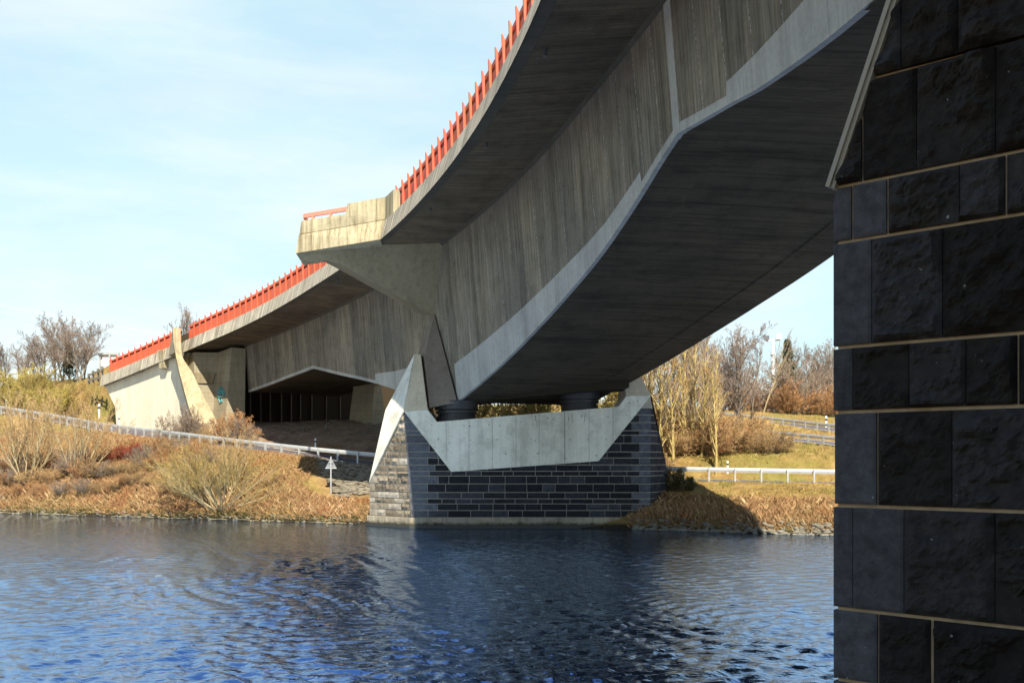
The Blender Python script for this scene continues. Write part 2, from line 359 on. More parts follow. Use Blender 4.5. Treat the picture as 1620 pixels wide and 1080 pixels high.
wbK = ([-27, -25.2, -22.1, -19.7, -16.6, -13.2, -10.8, -8.4, -6.6, -4, 0, .2, 2.5, 4.9, 8.9, 11.9, 13.9, 15.3, 17.6, 19.2, 20.4,
        21.7, 23.1, 24.4, 25.3, 26.2, 27.2, 28.4, 32, 36, 40, 46, 56, 66, 90],
       [3.85, 4.10, 4.43, 4.70, 4.99, 4.37, 3.98, 3.56, 3.2, 2.8, 2.24, 2.28, 2.77, 3.28, 4.15, 4.76, 5.14, 5.43, 5.94, 6.30, 6.49,
        6.30, 6.09, 5.86, 5.74, 5.62, 5.50, 5.38, 4.6, 3.2, 4.3, 5.3, 4.6, 5.2, 3.0])
def smooth_interp(K, w=1.2):
    xs = np.arange(K[0][0], K[0][-1], .2); ys = np.interp(xs, *K); k = int(w/.2)
    ker = np.ones(2*k+1)/(2*k+1); yy = np.convolve(np.pad(ys, k, 'edge'), ker, 'valid')
    return lambda s: float(np.interp(s, xs, yy))
fb = smooth_interp(fbK); wt = smooth_interp(wtK)
wb_ = lambda s: float(np.interp(s, *wbK))
def wb(s): return wb_(s)
WR = 9.55; ER = 11.9           # right web top and right deck edge offsets
def ol(s): return 2.6+.08*(wt(s)-wb(s))
def orr(s): return WR-.08*(wt(s)-wb(s))

S_END = 82.0
bridge = thing('road_bridge', B(0, 6, 0), 'curved haunched concrete box girder road bridge with red parapet crossing the river', 'bridge')
def stations(a, b, step=.8, extra=()):
    s = set(np.round(np.arange(a, b, step), 3)) | {a, b} | {e for e in extra if a < e < b}
    return sorted(s)
KX = [-16.6, 0, .2, 20.4, -8.8]
def sweep(name, sts, prof, mt, parent=None, closed=True, uvmode='sz'):
    """prof(s) -> list of (o, z); uv = (station, run along the profile)"""
    v = []; uv = []; f = []; n = None
    for s in sts:
        p = prof(s); n = len(p)
        for (o, z) in p:
            v.append(B(s, o, z)); uv.append((s, z if uvmode == 'sz' else o))
    k = len(sts)
    rng = n if closed else n-1
    for i in range(k-1):
        for j in range(rng):
            j2 = (j+1) % n
            f.append((i*n+j, i*n+j2, (i+1)*n+j2, (i+1)*n+j))
    if closed:
        f.append(tuple(range(n))); f.append(tuple((k-1)*n+j for j in range(n-1, -1, -1)))
    o = build(name, v, f, mt, parent, uv)
    bm = bmesh.new(); bm.from_mesh(o.data); bmesh.ops.recalc_face_normals(bm, faces=bm.faces); bm.to_mesh(o.data); bm.free()
    return o
ST = stations(-28.45, S_END, .8, KX)
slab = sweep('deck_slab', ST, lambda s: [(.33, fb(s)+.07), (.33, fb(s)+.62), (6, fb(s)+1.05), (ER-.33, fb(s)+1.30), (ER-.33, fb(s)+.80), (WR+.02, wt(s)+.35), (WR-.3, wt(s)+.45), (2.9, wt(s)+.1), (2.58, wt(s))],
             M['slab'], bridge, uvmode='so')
beam = sweep('edge_beam', ST, lambda s: [(0, fb(s)), (.20, fb(s)+.78), (.80, fb(s)+.80), (.80, fb(s)+.5), (.335, fb(s)+.3), (.335, fb(s)+.05), (.05, fb(s)+.05)], M['fascia'], bridge)
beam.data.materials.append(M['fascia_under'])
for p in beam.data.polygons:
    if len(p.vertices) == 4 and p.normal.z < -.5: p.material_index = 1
sweep('edge_beam', ST, lambda s: [(ER, fb(s)+.72), (ER-.27, fb(s)+1.62), (ER-.80, fb(s)+1.6), (ER-.80, fb(s)+1.3), (ER-.335, fb(s)+1.2), (ER-.335, fb(s)+.77)], M['fascia'], bridge)
# box girder: webs and soffit
STG = stations(-26, S_END, .8, KX)
STW = stations(-25.0, S_END, .8, KX)
sweep('web', STW, lambda s: [(2.6, wt(s)+.06), (ol(s), wb(s)), (ol(s)+.5, wb(s)+.02), (3.1, wt(s)+.12)], M['web'], bridge)
sweep('web', STW, lambda s: [(WR, wt(s)+.42), (orr(s), wb(s)+.0), (orr(s)-.5, wb(s)+.02), (WR-.5, wt(s)+.40)], M['web'], bridge)
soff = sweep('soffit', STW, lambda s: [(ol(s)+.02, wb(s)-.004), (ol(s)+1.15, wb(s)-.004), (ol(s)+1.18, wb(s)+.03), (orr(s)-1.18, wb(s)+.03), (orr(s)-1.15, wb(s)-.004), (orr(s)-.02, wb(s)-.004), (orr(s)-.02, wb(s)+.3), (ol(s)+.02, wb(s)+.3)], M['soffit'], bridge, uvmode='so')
fl = sweep('fillet_strip', STW, lambda s: [(2.50, wt(s)+.015), (2.60, wt(s)-.10), (2.64, wt(s)-.10), (2.64, wt(s)+.05)], M['fascia_under'], bridge)
# pale repair concrete along the lower edge of the web
def strip(a, b, K, extra=()):
    sts = stations(a, b, .6, extra)
    h = lambda s: float(np.interp(s, *K))
    sweep('repair_strip', sts, lambda s: [(ol(s)-.012, wb(s)-.012), (ol(s)-.012-.08*h(s), wb(s)+h(s)), (ol(s)+.04-.08*h(s), wb(s)+h(s)), (ol(s)+.10, wb(s)-.012)], M['repair'], bridge)
strip(.25, 20.2, ([.2, 4.9, 11.9, 15.3, 17.95, 18.0, 20.4], [1.50, 1.25, .78, .53, .42, .17, .16]), (17.95, 18.0))
strip(20.6, 34, ([20.4, 23.08, 23.12, 24.4, 26.2, 28.4, 34], [.19, .15, .37, .52, .70, .95, 1.4]), (23.08, 23.12, 24.4, 25.3, 26.2, 27.2))
strip(-25, -16.6, ([-25, -16.6], [.13, .15])); strip(-16.6, -9.0, ([-16.6, -9], [.15, .14])); strip(-9.0, -1.2, ([-9, -5.5, -1], [.45, 1.05, 1.7]))
sweep('joint_strip', [20.2, 20.4, 20.6], lambda s: [(2.6-.014, wt(s)-.1), (ol(s)-.014, wb(s)-.014), (ol(s)+.12, wb(s)-.014), (2.74, wt(s)-.1)], M['repair'], bridge)

for s_ in (4.5, 11.5, 18.0, -8.0, -15.0, -22.0):
    m = MB(); c_ = B(s_, .62, fb(s_)+.12); m.tube(c_+Vector((0, 0, .1)), c_-Vector((0, 0, .16)), .05, n=10); m.put('drain_pipe', M['lamp_grey'], bridge)
# red parapet: panel with slots under the top rail, outward fins
par = bpy.data.objects.new('parapet', None); par.location = Vector((0, 0, 0)); link(par, bridge)
par.location = B(0, .5, 9.5)-bridge.location
def pz(s): return fb(s)+.785
def panel(name, a, b, z0, z1, o0, o1, mt=M['red']):
    sweep(name, stations(a, b, .8), lambda s: [(o0, pz(s)+z0), (o0-(z1-z0)*.02, pz(s)+z1), (o1-(z1-z0)*.02, pz(s)+z1), (o1, pz(s)+z0)], mt, par)
for (a, b) in ((-38.9, -29.3), (-28.2, -2.6), (.9, S_END-2)):
    panel('panel', a, b, .03, .70, .46, .49); panel('top_rail', a, b, .82, .94, .43, .52)
    panel('slot_shade', a, b, .64, .86, .54, .56, M['black'])  # black strip painted in for the shade inside the open slots
def fin(s):
    t = tang(s)*.042; z = pz(s); m = MB()
    poly = [B(s, .459, z), B(s, .385, z), B(s, .355, z+.94), B(s, .35, z+1.10), B(s, .375, z+1.08), B(s, .43, z+.955)]
    m.prism([p-t for p in poly], t*2); return m
fin0 = None; k = 0
for i in range(-48, 40):
    s = .9+.8*i if i >= 0 else -2.6+.8*(i+1)
    if -29.3 < s < -28.2 or s < -38.9: continue
    fin(s).put('fin_post', M['red'], par)

# viewing platform on the left of the pier station, with its bracket
pl = bpy.data.objects.new('viewing_platform', None); pl.location = Vector((-7, 39.5, 11))-bridge.location; link(pl, bridge)
def zone(px, py, Y): return W(px, py, Y)
YA, YB = 39.0, 40.3            # depth at the fold with the edge beam, at the tip
def bal(px, py):               # point on the platform's river face
    t = min(1.1, max(-.1, (605-px)/(605-468))); return W(px, py, YA+(YB-YA)*t)
back = Vector((-.16, 2.3, -.05)); FB0 = B(0, -.004, fb(0)-.004); FT0 = B(0, .197, fb(0)+.78)
m = MB(); m.prism([FB0, FT0, bal(472.6, 371.5), bal(468, 400.5)], back); m.put('parapet_base', M['balcony'], pl)
m = MB(); q = Vector((0, .03, 0)); th = Vector((-.02, .28, 0))
m.prism([FT0+Vector((0, 0, .03))+q, Vector((FT0.x+.02, FT0.y, EYE+(725-311)/F*FT0.y))+q, bal(549.5, 322)+q, bal(546, 339)+q, bal(476.7, 349)+q, bal(473.3, 370.3)+q], th)
m.put('parapet_wall', M['balcony'], pl)
m = MB()                       # returns of the platform parapet round to the bridge parapet and along its far side
g1 = B(-.02, .20, fb(0)+.785); g2 = B(.95, .24, fb(.95)+.79); g2b = B(1.15, .46, fb(1.15)+.79); g1b = B(.3, .62, fb(0)+.79)
def atp(q, py): return Vector((q.x, q.y, EYE+(725-py)/F*q.y))
m.loft([g1, g2, g2b, g1b], [atp(g1, 312), atp(g2, 300), atp(g2b, 300.8), atp(g1b, 309)])
m.put('parapet_block', M['balcony'], pl)
m = MB(); r = MB()
a, b2 = bal(479.5, 341)+Vector((0, .1, 0)), bal(549, 329.5)+Vector((0, .1, 0)); up = Vector((0, 0, .085))
m.box((a+b2)/2, (b2-a)/2, (0, .05, 0), up); m.box(a+back*.45+Vector((.03, 0, 0)), (.05, 0, 0), back*.45, up)
for fx in (.22, .62): 
    c = a.lerp(b2, fx); m.box(c-Vector((0, 0, .18)), (.06, 0, 0), (0, .04, 0), (0, 0, .14))
m.put('hand_rail', M['redrail'], pl, .01)
m = MB()                       # bracket below the platform
pa, pb_, pc = W(602, 380.2, 40.05), W(701, 377, 40.05), W(687.5, 500, 41.75)
pn_ = (pb_-pa).cross(pc-pa)
def onp(px, py):
    d = Vector(((px-810)/F, 1, (725-py)/F)); e = Vector((0, 0, EYE)); return e+d*((pa-e).dot(pn_)/d.dot(pn_))
fr = [onp(500, 397.8), onp(602, 380.2), onp(714, 376), onp(704, 509.3), onp(540, 418.5)]
bo = Vector((-.45, 1.6, .15))
m.loft(fr, [p+bo for p in fr])
m.loft([onp(500, 397.6), onp(540, 418.6), W(468.6, 400.9, 40.34)], [W(493, 398, 42.4), W(556, 425.3, 42.4), W(478, 403.5, 42.4)])
m.put('bracket', M['bracket'], pl)
m = MB()                       # bearing block (diaphragm nose) on the left of the box girder
fr = [W(687, 497, 41.5), W(671.5, 562, 40.6), W(679.5, 644.5, 39.62), W(723.5, 636.4, 39.72)]
m.loft(fr, [p+Vector((-.5, 2.0, 0)) for p in fr]); m.put('bearing_block', M['diaph'], bridge)
# the diaphragm under the box
m = MB(); a_, b_ = B(-1.4, ol(0), wb(0)-.05), B(3.2, orr(0)+.05, wb(0)+.52)
m.loft([a_+Vector((0, -.8, 0)), b_+Vector((0, -.8, 0)), b_+Vector((0, 1.6, 0)), a_+Vector((0, 1.6, 0))], [p+Vector((0, 0, .9)) for p in (a_+Vector((0, -.8, 0)), b_+Vector((0, -.8, 0)), b_+Vector((0, 1.6, 0)), a_+Vector((0, 1.6, 0)))])
m.put('diaphragm', M['soffit'], bridge)

# ------------------------------------------------------------------ masonry
def ashlar(O, U, Nn, L, courses, stones_fn, rough=.03, seg=None, gap=.012, seed=1, res=.05, freq=6, gapu=None):
    """stones as raised blocks on a wall face. O origin, U along, Nn outward. courses: z edges. returns bmesh"""
    bm = bmesh.new(); lay = bm.verts.layers.float.new('tone'); rr = random.Random(seed)
    for ci in range(len(courses)-1):
        z0, z1 = courses[ci], courses[ci+1]
        for (u0, u1, smooth_, tone) in stones_fn(ci, rr):
            gu = (gapu if gapu and rr.random() < .75 else gap); a, b = u0+gu/2, u1-gu/2; c, d = z0+gap/2, z1-gap/2
            if b-a < .02: continue
            nu = max(2, int((b-a)/res)); nv = max(2, int((d-c)/res)); sx, sy = rr.random()*99, rr.random()*99
            grid = []
            tilt = (rr.uniform(-.3, .3), rr.uniform(-.3, .3)); rgh = rr.uniform(.6, 1.7)
            for j in range(nv+1):
                row = []
                for i in range(nu+1):
                    x = a+(b-a)*i/nu; y = c+(d-c)*j/nv; e = min(i, nu-i)*(b-a)/nu; e2 = min(j, nv-j)*(d-c)/nv
                    ed = min(1, min(e, e2)/(.35*min(b-a, d-c)+1e-6))
                    if smooth_: h = .004*min(1, ed*6)
                    else:
                        n1 = noise.fractal(Vector((x*freq+sx, y*freq+sy, 0)), .75, 2.1, 5)
                        n2 = noise.noise(Vector((x*freq*.4+sy, y*freq*.4+sx, 5)))
                        n3 = noise.voronoi(Vector((x*freq*.55+sx, y*freq*.55, sy)))[0]; h = rough*(.2+.7*n1+.7*n2+.55*(n3[1]-n3[0])+tilt[0]*(i/nu-.5)+tilt[1]*(j/nv-.5))
                        h = max(-.05*rough, h)*rgh*min(1, ed*4)+.004*min(1, ed*6)
                    v = bm.verts.new(O+U*x+Vector((0, 0, y))+Nn*h); v[lay] = tone; row.append(v)
                grid.append(row)
            for j in range(nv):
                for i in range(nu): bm.faces.new((grid[j][i], grid[j][i+1], grid[j+1][i+1], grid[j+1][i]))
            rim = [grid[0][i] for i in range(nu+1)]+[grid[j][nu] for j in range(1, nv+1)]+[grid[nv][i] for i in range(nu-1, -1, -1)]+[grid[j][0] for j in range(nv-1, 0, -1)]
            low = []
            for v in rim:
                w = bm.verts.new(v.co-Nn*.035); w[lay] = tone; low.append(w)
            for i in range(len(rim)): bm.faces.new((rim[i], low[i], low[(i+1) % len(rim)], rim[(i+1) % len(rim)]))
    return bm
def cut(bm, co, no):           # keep the side the normal points away from
    bmesh.ops.bisect_plane(bm, geom=bm.verts[:]+bm.edges[:]+bm.faces[:], plane_co=co, plane_no=no, clear_outer=True)
    return bm
def put_bm(bms, name, mt, parent, smooth=False):
    me = bpy.data.meshes.new(name); off = parent_world(parent); tmp = bmesh.new()
    for b in bms:
        t = bpy.data.meshes.new('t'); b.to_mesh(t); tmp.from_mesh(t); bpy.data.meshes.remove(t); b.free()
    bmesh.ops.translate(tmp, vec=-off, verts=tmp.verts[:]); bmesh.ops.recalc_face_normals(tmp, faces=tmp.faces)
    tmp.to_mesh(me); tmp.free(); me.materials.append(mt)
    if smooth: me.polygons.foreach_set('use_smooth', [True]*len(me.polygons))
    return link(bpy.data.objects.new(name, me), parent)

# ------------------------------------------------------------------ far pier in the river
YF = 39.4; YX = 41.0; YBk = 2*YX-YF
pier = thing('bridge_pier', (1, YX, 0), 'far river pier of dark basalt blocks with a pale angular concrete cradle under the bridge', 'pier')
def fp(px, py, y=YF): return W(px, py, y)
nose_l, nose_r = W(584.3, 833, YX), W(1055, 833, YX)
foldL0, foldL1 = fp(651.5, 835), fp(639, 651)
foldR0, foldR1 = fp(1028.5, 835), fp(1030, 626)
zb = .0
def mir(p): return Vector((p.x, 2*YX-p.y, p.z))
def atz(a, b, z):
    t = (z-a.z)/(b.z-a.z); return a.lerp(b, t)
# solid core (mortar) slightly behind the stones
m = MB()
core_top = 4.75
# left part, centre, right part as lofts with front and back sheets
CL, CR = foldL1.copy(), foldR1.copy()
noseL_top = W(585, 763, YX); noseR_top = W(1054, 740, YX)
prL = Vector((0, .02, 0))
front = [Vector((foldL0.x, YF, -1.5)), Vector((foldR0.x, YF, -1.5)), foldR0, foldR1, fp(947, 727), fp(714, 744), foldL1, foldL0]
m.loft([p+prL for p in front], [mir(p+prL) for p in front])
nl0 = Vector((nose_l.x, YX, -1.5))
for (f0, f1, n0, nt_) in ((foldL0, foldL1, nose_l, noseL_top), (foldR0, foldR1, nose_r, noseR_top)):
    i = Vector((.03 if f0.x < 0 else -.03, 0, 0))
    f0b = Vector((f0.x, YF, -1.5)); n0b = Vector((n0.x, YX, -1.5)); 
    P = [f0b, n0b, mir(f0b), f0, n0, mir(f0), f1, nt_, mir(f1)]; P = [p+i+prL*(1 if p.y < YX else (-1 if p.y > YX else 0)) for p in P]; b0 = len(m.v); m.v += P
    m.f += [(b0+a, b0+b, b0+c, b0+d) for a, b, c, d in ((0, 1, 4, 3), (1, 2, 5, 4), (3, 4, 7, 6), (4, 5, 8, 7))]+[(b0+6, b0+7, b0+8), (b0, b0+3, b0+6, b0+8, b0+5, b0+2)]
m.put('mortar_core', M['mortar_far'], pier)
zs = [EYE+(725-y)/F*YF for y in (818, 807, 796.5, 788.5, 778.5, 765, 752.5, 745, 735, 724, 714.5, 701, 688, 681, 668, 656, 645)]
zs = sorted(zs)
x0, x1 = foldL0.x-.4, foldR0.x+.2
def far_stones(ci, rr):
    out_ = []; x = 0; L = x1-x0
    q = .95+(.35 if ci % 2 else 0)+rr.uniform(0, .15)
    cuts = [0, q]; 
    while x < L:
        x = cuts[-1]+rr.choice((.45, .6, .75, .85, .95))+rr.uniform(-.05, .05); cuts.append(x)
    cuts = [c for c in cuts if c < L-1.1]+[L-.62-(.3 if ci % 2 else 0), L]
    n = len(cuts)-1
    for i in range(n):
        sm = i == 0 or i == n-1
        out_.append((cuts[i], cuts[i+1], sm, rr.uniform(.86, 1) if sm else rr.random()**1.6*.72))
        if i == 0: # quoin is two slabs wide
            pass
    return out_
Oo = Vector((x0, YF-.01, 0))
def front_bm(): return ashlar(Oo, Vector((1, 0, 0)), Vector((0, -1, 0)), x1-x0, zs, far_stones, .03, gap=.03, seed=5, res=.16)
def plane2(a, b):             # vertical-to-image plane through two front points, normal to the left of a->b (in x,z)
    d = b-a; return a, Vector((-d.z, 0, d.x))
def outline(bm):
    cut(bm, foldL0, Vector((-1, 0, -(foldL1-foldL0).x/(foldL1-foldL0).z*-1)) if False else Vector((-(foldL1-foldL0).z, 0, (foldL1-foldL0).x)))
    cut(bm, foldR0, Vector(((foldR1-foldR0).z, 0, -(foldR1-foldR0).x))); return bm
bA = outline(front_bm()); a, b = fp(714, 742), fp(947, 725); cut(bA, a, Vector((-(b-a).z, 0, (b-a).x)))
bB = outline(front_bm()); cut(bB, a, Vector(((b-a).z, 0, -(b-a).x))); c, d = fp(643, 652), fp(720, 747); cut(bB, c, Vector((-(d-c).z, 0, (d-c).x)))
bC = outline(front_bm()); cut(bC, a, Vector(((b-a).z, 0, -(b-a).x))); c, d = fp(944, 727), fp(1027, 629); cut(bC, c, Vector((-(d-c).z, 0, (d-c).x)))
put_bm([bA, bB, bC], 'stone_facing', M['basalt'], pier)
# left nose face
Un = Vector((foldL0.x-nose_l.x, YF-YX, 0)); Ln = Un.length; Un.normalize(); Nn = Vector((Un.y, -Un.x, 0))
if Nn.y > 0: Nn = -Nn
def nose_stones(ci, rr):
    c = [0, .36+(.14 if ci % 2 else 0)]; 
    while c[-1] < Ln+.5: c.append(c[-1]+rr.uniform(.45, .85))
    return [(c[i], c[i+1], i == 0, rr.uniform(.6, 1) if i == 0 else rr.random()) for i in range(len(c)-1)]
bn = ashlar(nose_l*1+Nn*.0-Vector((0, 0, nose_l.z)), Un, Nn, Ln, zs, nose_stones, .055, gap=.03, seed=9, res=.09)
cut(bn, Vector((foldL0.x, foldL0.y, 0)), Un)
for v in bn.verts:
    q_ = v.co-Vector((nose_l.x, nose_l.y, 0)); u_ = q_.dot(Un); n_ = q_.dot(Nn); f_ = atz(foldL0, foldL1, v.co.z)
    v.co = Vector((nose_l.x+(f_.x-nose_l.x)*u_/Ln, nose_l.y+(f_.y-nose_l.y)*u_/Ln, v.co.z))+Nn*n_
e = foldL1-noseL_top; nn = e.cross(Nn); nn = nn if nn.z > 0 else -nn; cut(bn, noseL_top, nn)
put_bm([bn], 'nose_stones', M['basalt_sunlit'], pier)
# right nose face
Ur = Vector((nose_r.x-foldR0.x, YX-YF, 0)); Lr = Ur.length; Ur.normalize(); Nr = Vector((Ur.y, -Ur.x, 0))
def nose_r_stones(ci, rr):
    c = [0, .5+(.3 if ci % 2 else 0), 1.2, Lr+.05]
    return [(c[i], c[i+1], False, .25+rr.random()*.4) for i in range(len(c)-1)]
br = ashlar(Vector((foldR0.x, YF, 0)), Ur, Nr, Lr, zs, nose_r_stones, .04, gap=.03, seed=10, res=.16)
e = noseR_top-foldR1; nn = e.cross(Nr); nn = nn if nn.z > 0 else -nn; cut(br, noseR_top, nn)
put_bm([br], 'nose_stones', M['basalt'], pier)
# plinth
m = MB(); pr = .09; zt = zs[0]-.01
ring = [Vector((nose_l.x-pr*1.2, YX, 0)), Vector((foldL0.x-pr*.6, YF-pr, 0)), Vector((foldR0.x+pr*.6, YF-pr, 0)), Vector((nose_r.x+pr*1.2, YX, 0)), Vector((foldR0.x+pr*.6, YBk+pr, 0)), Vector((foldL0.x-pr*.6, YBk+pr, 0))]
m.loft([p+Vector((0, 0, -1.6)) for p in ring], [p+Vector((0, 0, zt)) for p in ring]); m.put('plinth', M['plinth'], pier, .02)
ptn = M['plinth'].node_tree; pb = ptn.nodes['Principled BSDF']; pl_ = pb.inputs['Base Color'].links[0].from_socket
pg = N(ptn, 'ShaderNodeNewGeometry'); psx = N(ptn, 'ShaderNodeSeparateXYZ'); ptn.links.new(pg.outputs['Position'], psx.inputs[0])
pma = N(ptn, 'ShaderNodeMath', operation='MULTIPLY_ADD'); pma.inputs[1].default_value = .35; ptn.links.new(noi(ptn, pg.outputs['Position'], 2.5, 6, .7), pma.inputs[0]); ptn.links.new(psx.outputs['Z'], pma.inputs[2])
ptn.links.new(mix(ptn, rampn(ptn, pma.outputs[0], [(.30, 1.0), (.44, 0.0)]), pl_, (.035, .032, .018)), pb.inputs['Base Color'])
m = MB(); ring2 = [Vector((p.x+(.03 if p.x > 0 else -.03), YX+(p.y-YX)*1.02, 0)) for p in ring]
m.loft([p+Vector((0, 0, -.3)) for p in ring2], [p+Vector((0, 0, .13)) for p in ring2]); m.put('wet_band', plain('wet algae band', (.03, .028, .018), .5, 0, .6, 4), pier)
# concrete cradle: cross beam + two horns
YC = YF-.07
def cf(px, py, y=YC): return W(px, py, y)
m = MB(); fr = [cf(639.5, 651), cf(676.3, 648), cf(691, 667), cf(978.5, 643), cf(991, 626.5), cf(1030.5, 625), cf(947, 729), cf(714, 746)]
m.loft(fr, [mir(p) for p in fr]); xb = m.put('cross_beam', M['crown'], pier, 0)
m = MB()                       # formwork joints of the beam as shallow dark grooves
for x in (706, 742, 779, 816.5, 853, 888.5, 893.5, 932, 970):
    t = (x-691)/(978.5-691); yt = 667-24*t+1.2; yb = 746-17*(x-714)/233-1 if x > 714 else 728
    if x > 947: yb = 729-(x-947)*1.25-2
    w = .5 if x != 893.5 else .9
    if x == 888.5: continue
    m.loft([cf(x-w/2, yt, YC-.002), cf(x+w/2, yt, YC-.002), cf(x+w/2, yb, YC-.002), cf(x-w/2, yb, YC-.002)], [cf(x-w/2, yt, YC+.05), cf(x+w/2, yt, YC+.05), cf(x+w/2, yb, YC+.05), cf(x-w/2, yb, YC+.05)])
fj = m.put('form_joint', M['crown'], pier)
m = MB(); rh = random.Random(8)
for (x, y) in [(694, 694), (712, 700), (715, 716), (712, 690), (773, 672), (772, 695), (787, 695), (745, 696), (848, 696), (851, 717), (906, 659), (867, 661), (876, 663), (840, 695), (903, 695), (930, 695), (958, 695), (970, 658), (990, 656), (996, 637), (1008, 634), (847, 678), (800, 718), (895, 724), (921, 658), (943, 720), (790, 673), (825, 667), (734, 673), (744, 674), (962, 659), (676, 659), (684, 672)]:
    c_ = cf(x+rh.uniform(-1, 1), y, YC-.003); r_ = rh.uniform(.015, .028)
    m.prism([c_+Vector((r_*math.cos(k*1.047), 0, r_*math.sin(k*1.047))) for k in range(6)], (0, .02, 0))
for pts in ([(846.5, 657), (847, 664), (849.5, 668), (849, 675)], [(904.5, 653), (904, 662), (906, 668)], [(925.5, 655), (925, 662), (924, 668)], [(899, 659), (899.5, 667)]):
    for a, b in zip(pts, pts[1:]): m.prism([cf(a[0], a[1], YC-.003), cf(a[0]+.7, a[1], YC-.003), cf(b[0]+.5, b[1], YC-.003), cf(b[0], b[1], YC-.003)], (0, .02, 0))
th_ = m.put('tie_hole', M['crown'], pier)
xb.data.materials.append(plain('form joint shadow gap', (.16, .14, .11), .9, 0, .3)); xb.data.materials.append(plain('tie hole dark', (.07, .06, .05), .9, 0, .3))
bmx = bmesh.new(); bmx.from_mesh(xb.data); nf = len(bmx.faces)
for k_, o_ in ((1, fj), (2, th_)):
    bmx.from_mesh(o_.data); bmx.faces.ensure_lookup_table()
    for f_ in bmx.faces[nf:]: f_.material_index = k_
    nf = len(bmx.faces); bpy.data.objects.remove(o_)
bmx.to_mesh(xb.data); bmx.free()
apL, apL2 = W(657, 560, YX-.25), W(665.5, 561, YX-.25)
m = MB(); bsf = [cf(639.5, 650.9), cf(676.3, 647.9)]
# horn: front sheet, back sheet, inner side
V_ = [bsf[0], bsf[1], apL2, apL, mir(bsf[0]), mir(bsf[1]), mir(apL2), mir(apL)]
A_ = W(611, 649, YX); B_ = W(585, 763.5, YX)
A_.x -= .0; outer = [A_, B_]
m.v = V_+outer+[foldL1+Vector((-.03, -.05, 0)), mir(foldL1+Vector((-.03, -.05, 0)))]
m.f = [(0, 1, 2, 3), (5, 4, 7, 6), (1, 5, 6, 2), (3, 2, 6, 7), (0, 3, 8), (4, 8, 7), (3, 7, 8), (10, 8, 9), (11, 9, 8), (0, 8, 10), (4, 11, 8), (0, 10, 9), (4, 9, 11), (0, 4, 5, 1), (0, 9, 4)]
m.put('horn', M['crown_tan'], pier)
m = MB()                       # pale facing slab on the nose side of the horn
of = Vector((-.035, -.035, 0))
g = [apL+of, A_+of, B_+of, foldL1+Vector((-.03, -.09, 0))]
m.v = g+[p+Vector((.05, .05, 0)) for p in g]
m.f = [(0, 1, 3), (1, 2, 3), (4, 7, 5), (5, 7, 6), (0, 4, 5, 1), (1, 5, 6, 2), (2, 6, 7, 3), (3, 7, 4, 0)]
m.put('nose_slab', M['crown'], pier)
m = MB()                       # right horn
apR, apR2 = W(1008.5, 588, YX-.5), W(984, 590, YX-.5)
bR = [cf(991, 626.4), cf(1030.5, 624.9)]
nR = W(1054, 740, YX)+Vector((.03, 0, 0))
m.v = [bR[0], bR[1], apR, apR2, mir(bR[0]), mir(bR[1]), mir(apR), mir(apR2), nR, W(1032, 633, YX)]
m.f = [(0, 1, 2, 3), (5, 4, 7, 6), (0, 3, 7, 4), (3, 2, 6, 7), (1, 9, 2), (5, 6, 9), (2, 9, 6), (1, 8, 9), (5, 9, 8), (0, 4, 5, 1)]
m.put('horn', M['crown_tan'], pier)
# pot bearings
def bearing(pxc, pyb, pyt, w):
    c = W(pxc, pyb, YX-.4); h = (pyb-pyt)/F*(YX-.4); m = MB(); rad = w/2/F*YX
    m.tube(c+Vector((0, 0, -.25)), c+Vector((0, 0, h*.30)), rad*.97, n=32); m.tube(c+Vector((0, 0, h*.33)), c+Vector((0, 0, h*.45)), rad*.90, n=32)
    m.tube(c+Vector((0, 0, h*.48)), c+Vector((0, 0, h*.62)), rad*1.0, n=32); m.tube(c+Vector((0, 0, h*.2)), c+Vector((0, 0, h*1.15)), rad*.86, n=32)
    m.tube(c+Vector((0, 0, h*.70)), c+Vector((0, 0, h*1.2)), rad*1.06, n=32)
    m.put('pot_bearing', M['rubber'], pier)
bearing(722, 667, 640, 64); bearing(917, 650, 624, 60)

# ------------------------------------------------------------------ near pier (right foreground)
A0 = Vector((1.262, 3.90, 0)); Und = Vector((1.04, -1.0, 0)).normalized(); Nd = Vector((-Und.y*-1, -Und.x, 0)); Nd = Vector((Und.y, -Und.x, 0))
if Nd.y > 0: Nd = -Nd
LN = 2.55
near = thing('bridge_pier', (5.5, 3.9, 0), 'near pier of rough dark basalt blocks at the right edge, sandy mortar joints', 'pier')
def pu(px):
    k = (px-810)/F; t = (k*3.9-1.262)/(1.04+k); return t*math.hypot(1.04, 1)
cz = [-3.2, -2.8, -2.45, -2.08, -1.80, -1.48, -1.16, -.862, -.584, -.183, .181, .433, .842, 1.06, 1.449, 1.80, 2.12, 2.5, 2.9]
vj = {7: [1388, 1474], 8: [1349, 1430, 1574], 9: [1389, 1506], 10: [1349, 1438, 1528, 1609], 11: [1379, 1491], 12: [1347, 1405, 1518, 1590], 13: [1365, 1450, 1575], 14: [1425, 1515]}
nsm = {7: 1, 8: 2, 9: 1, 10: 1, 11: 1, 12: 2, 13: 0, 14: 0}
def near_stones(ci, rr):
    c = [-.004]+[pu(p) for p in vj.get(ci, [1385])]
    while c[-1] < LN-.2: c.append(c[-1]+rr.uniform(.22, .36))
    c[-1] = LN; k = nsm.get(ci, 1)
    return [(c[i], c[i+1], i < k, rr.uniform(.80, 1.0) if i < k else (rr.uniform(0.0, .78))) for i in range(len(c)-1)]
cz_w = [z+EYE for z in cz]
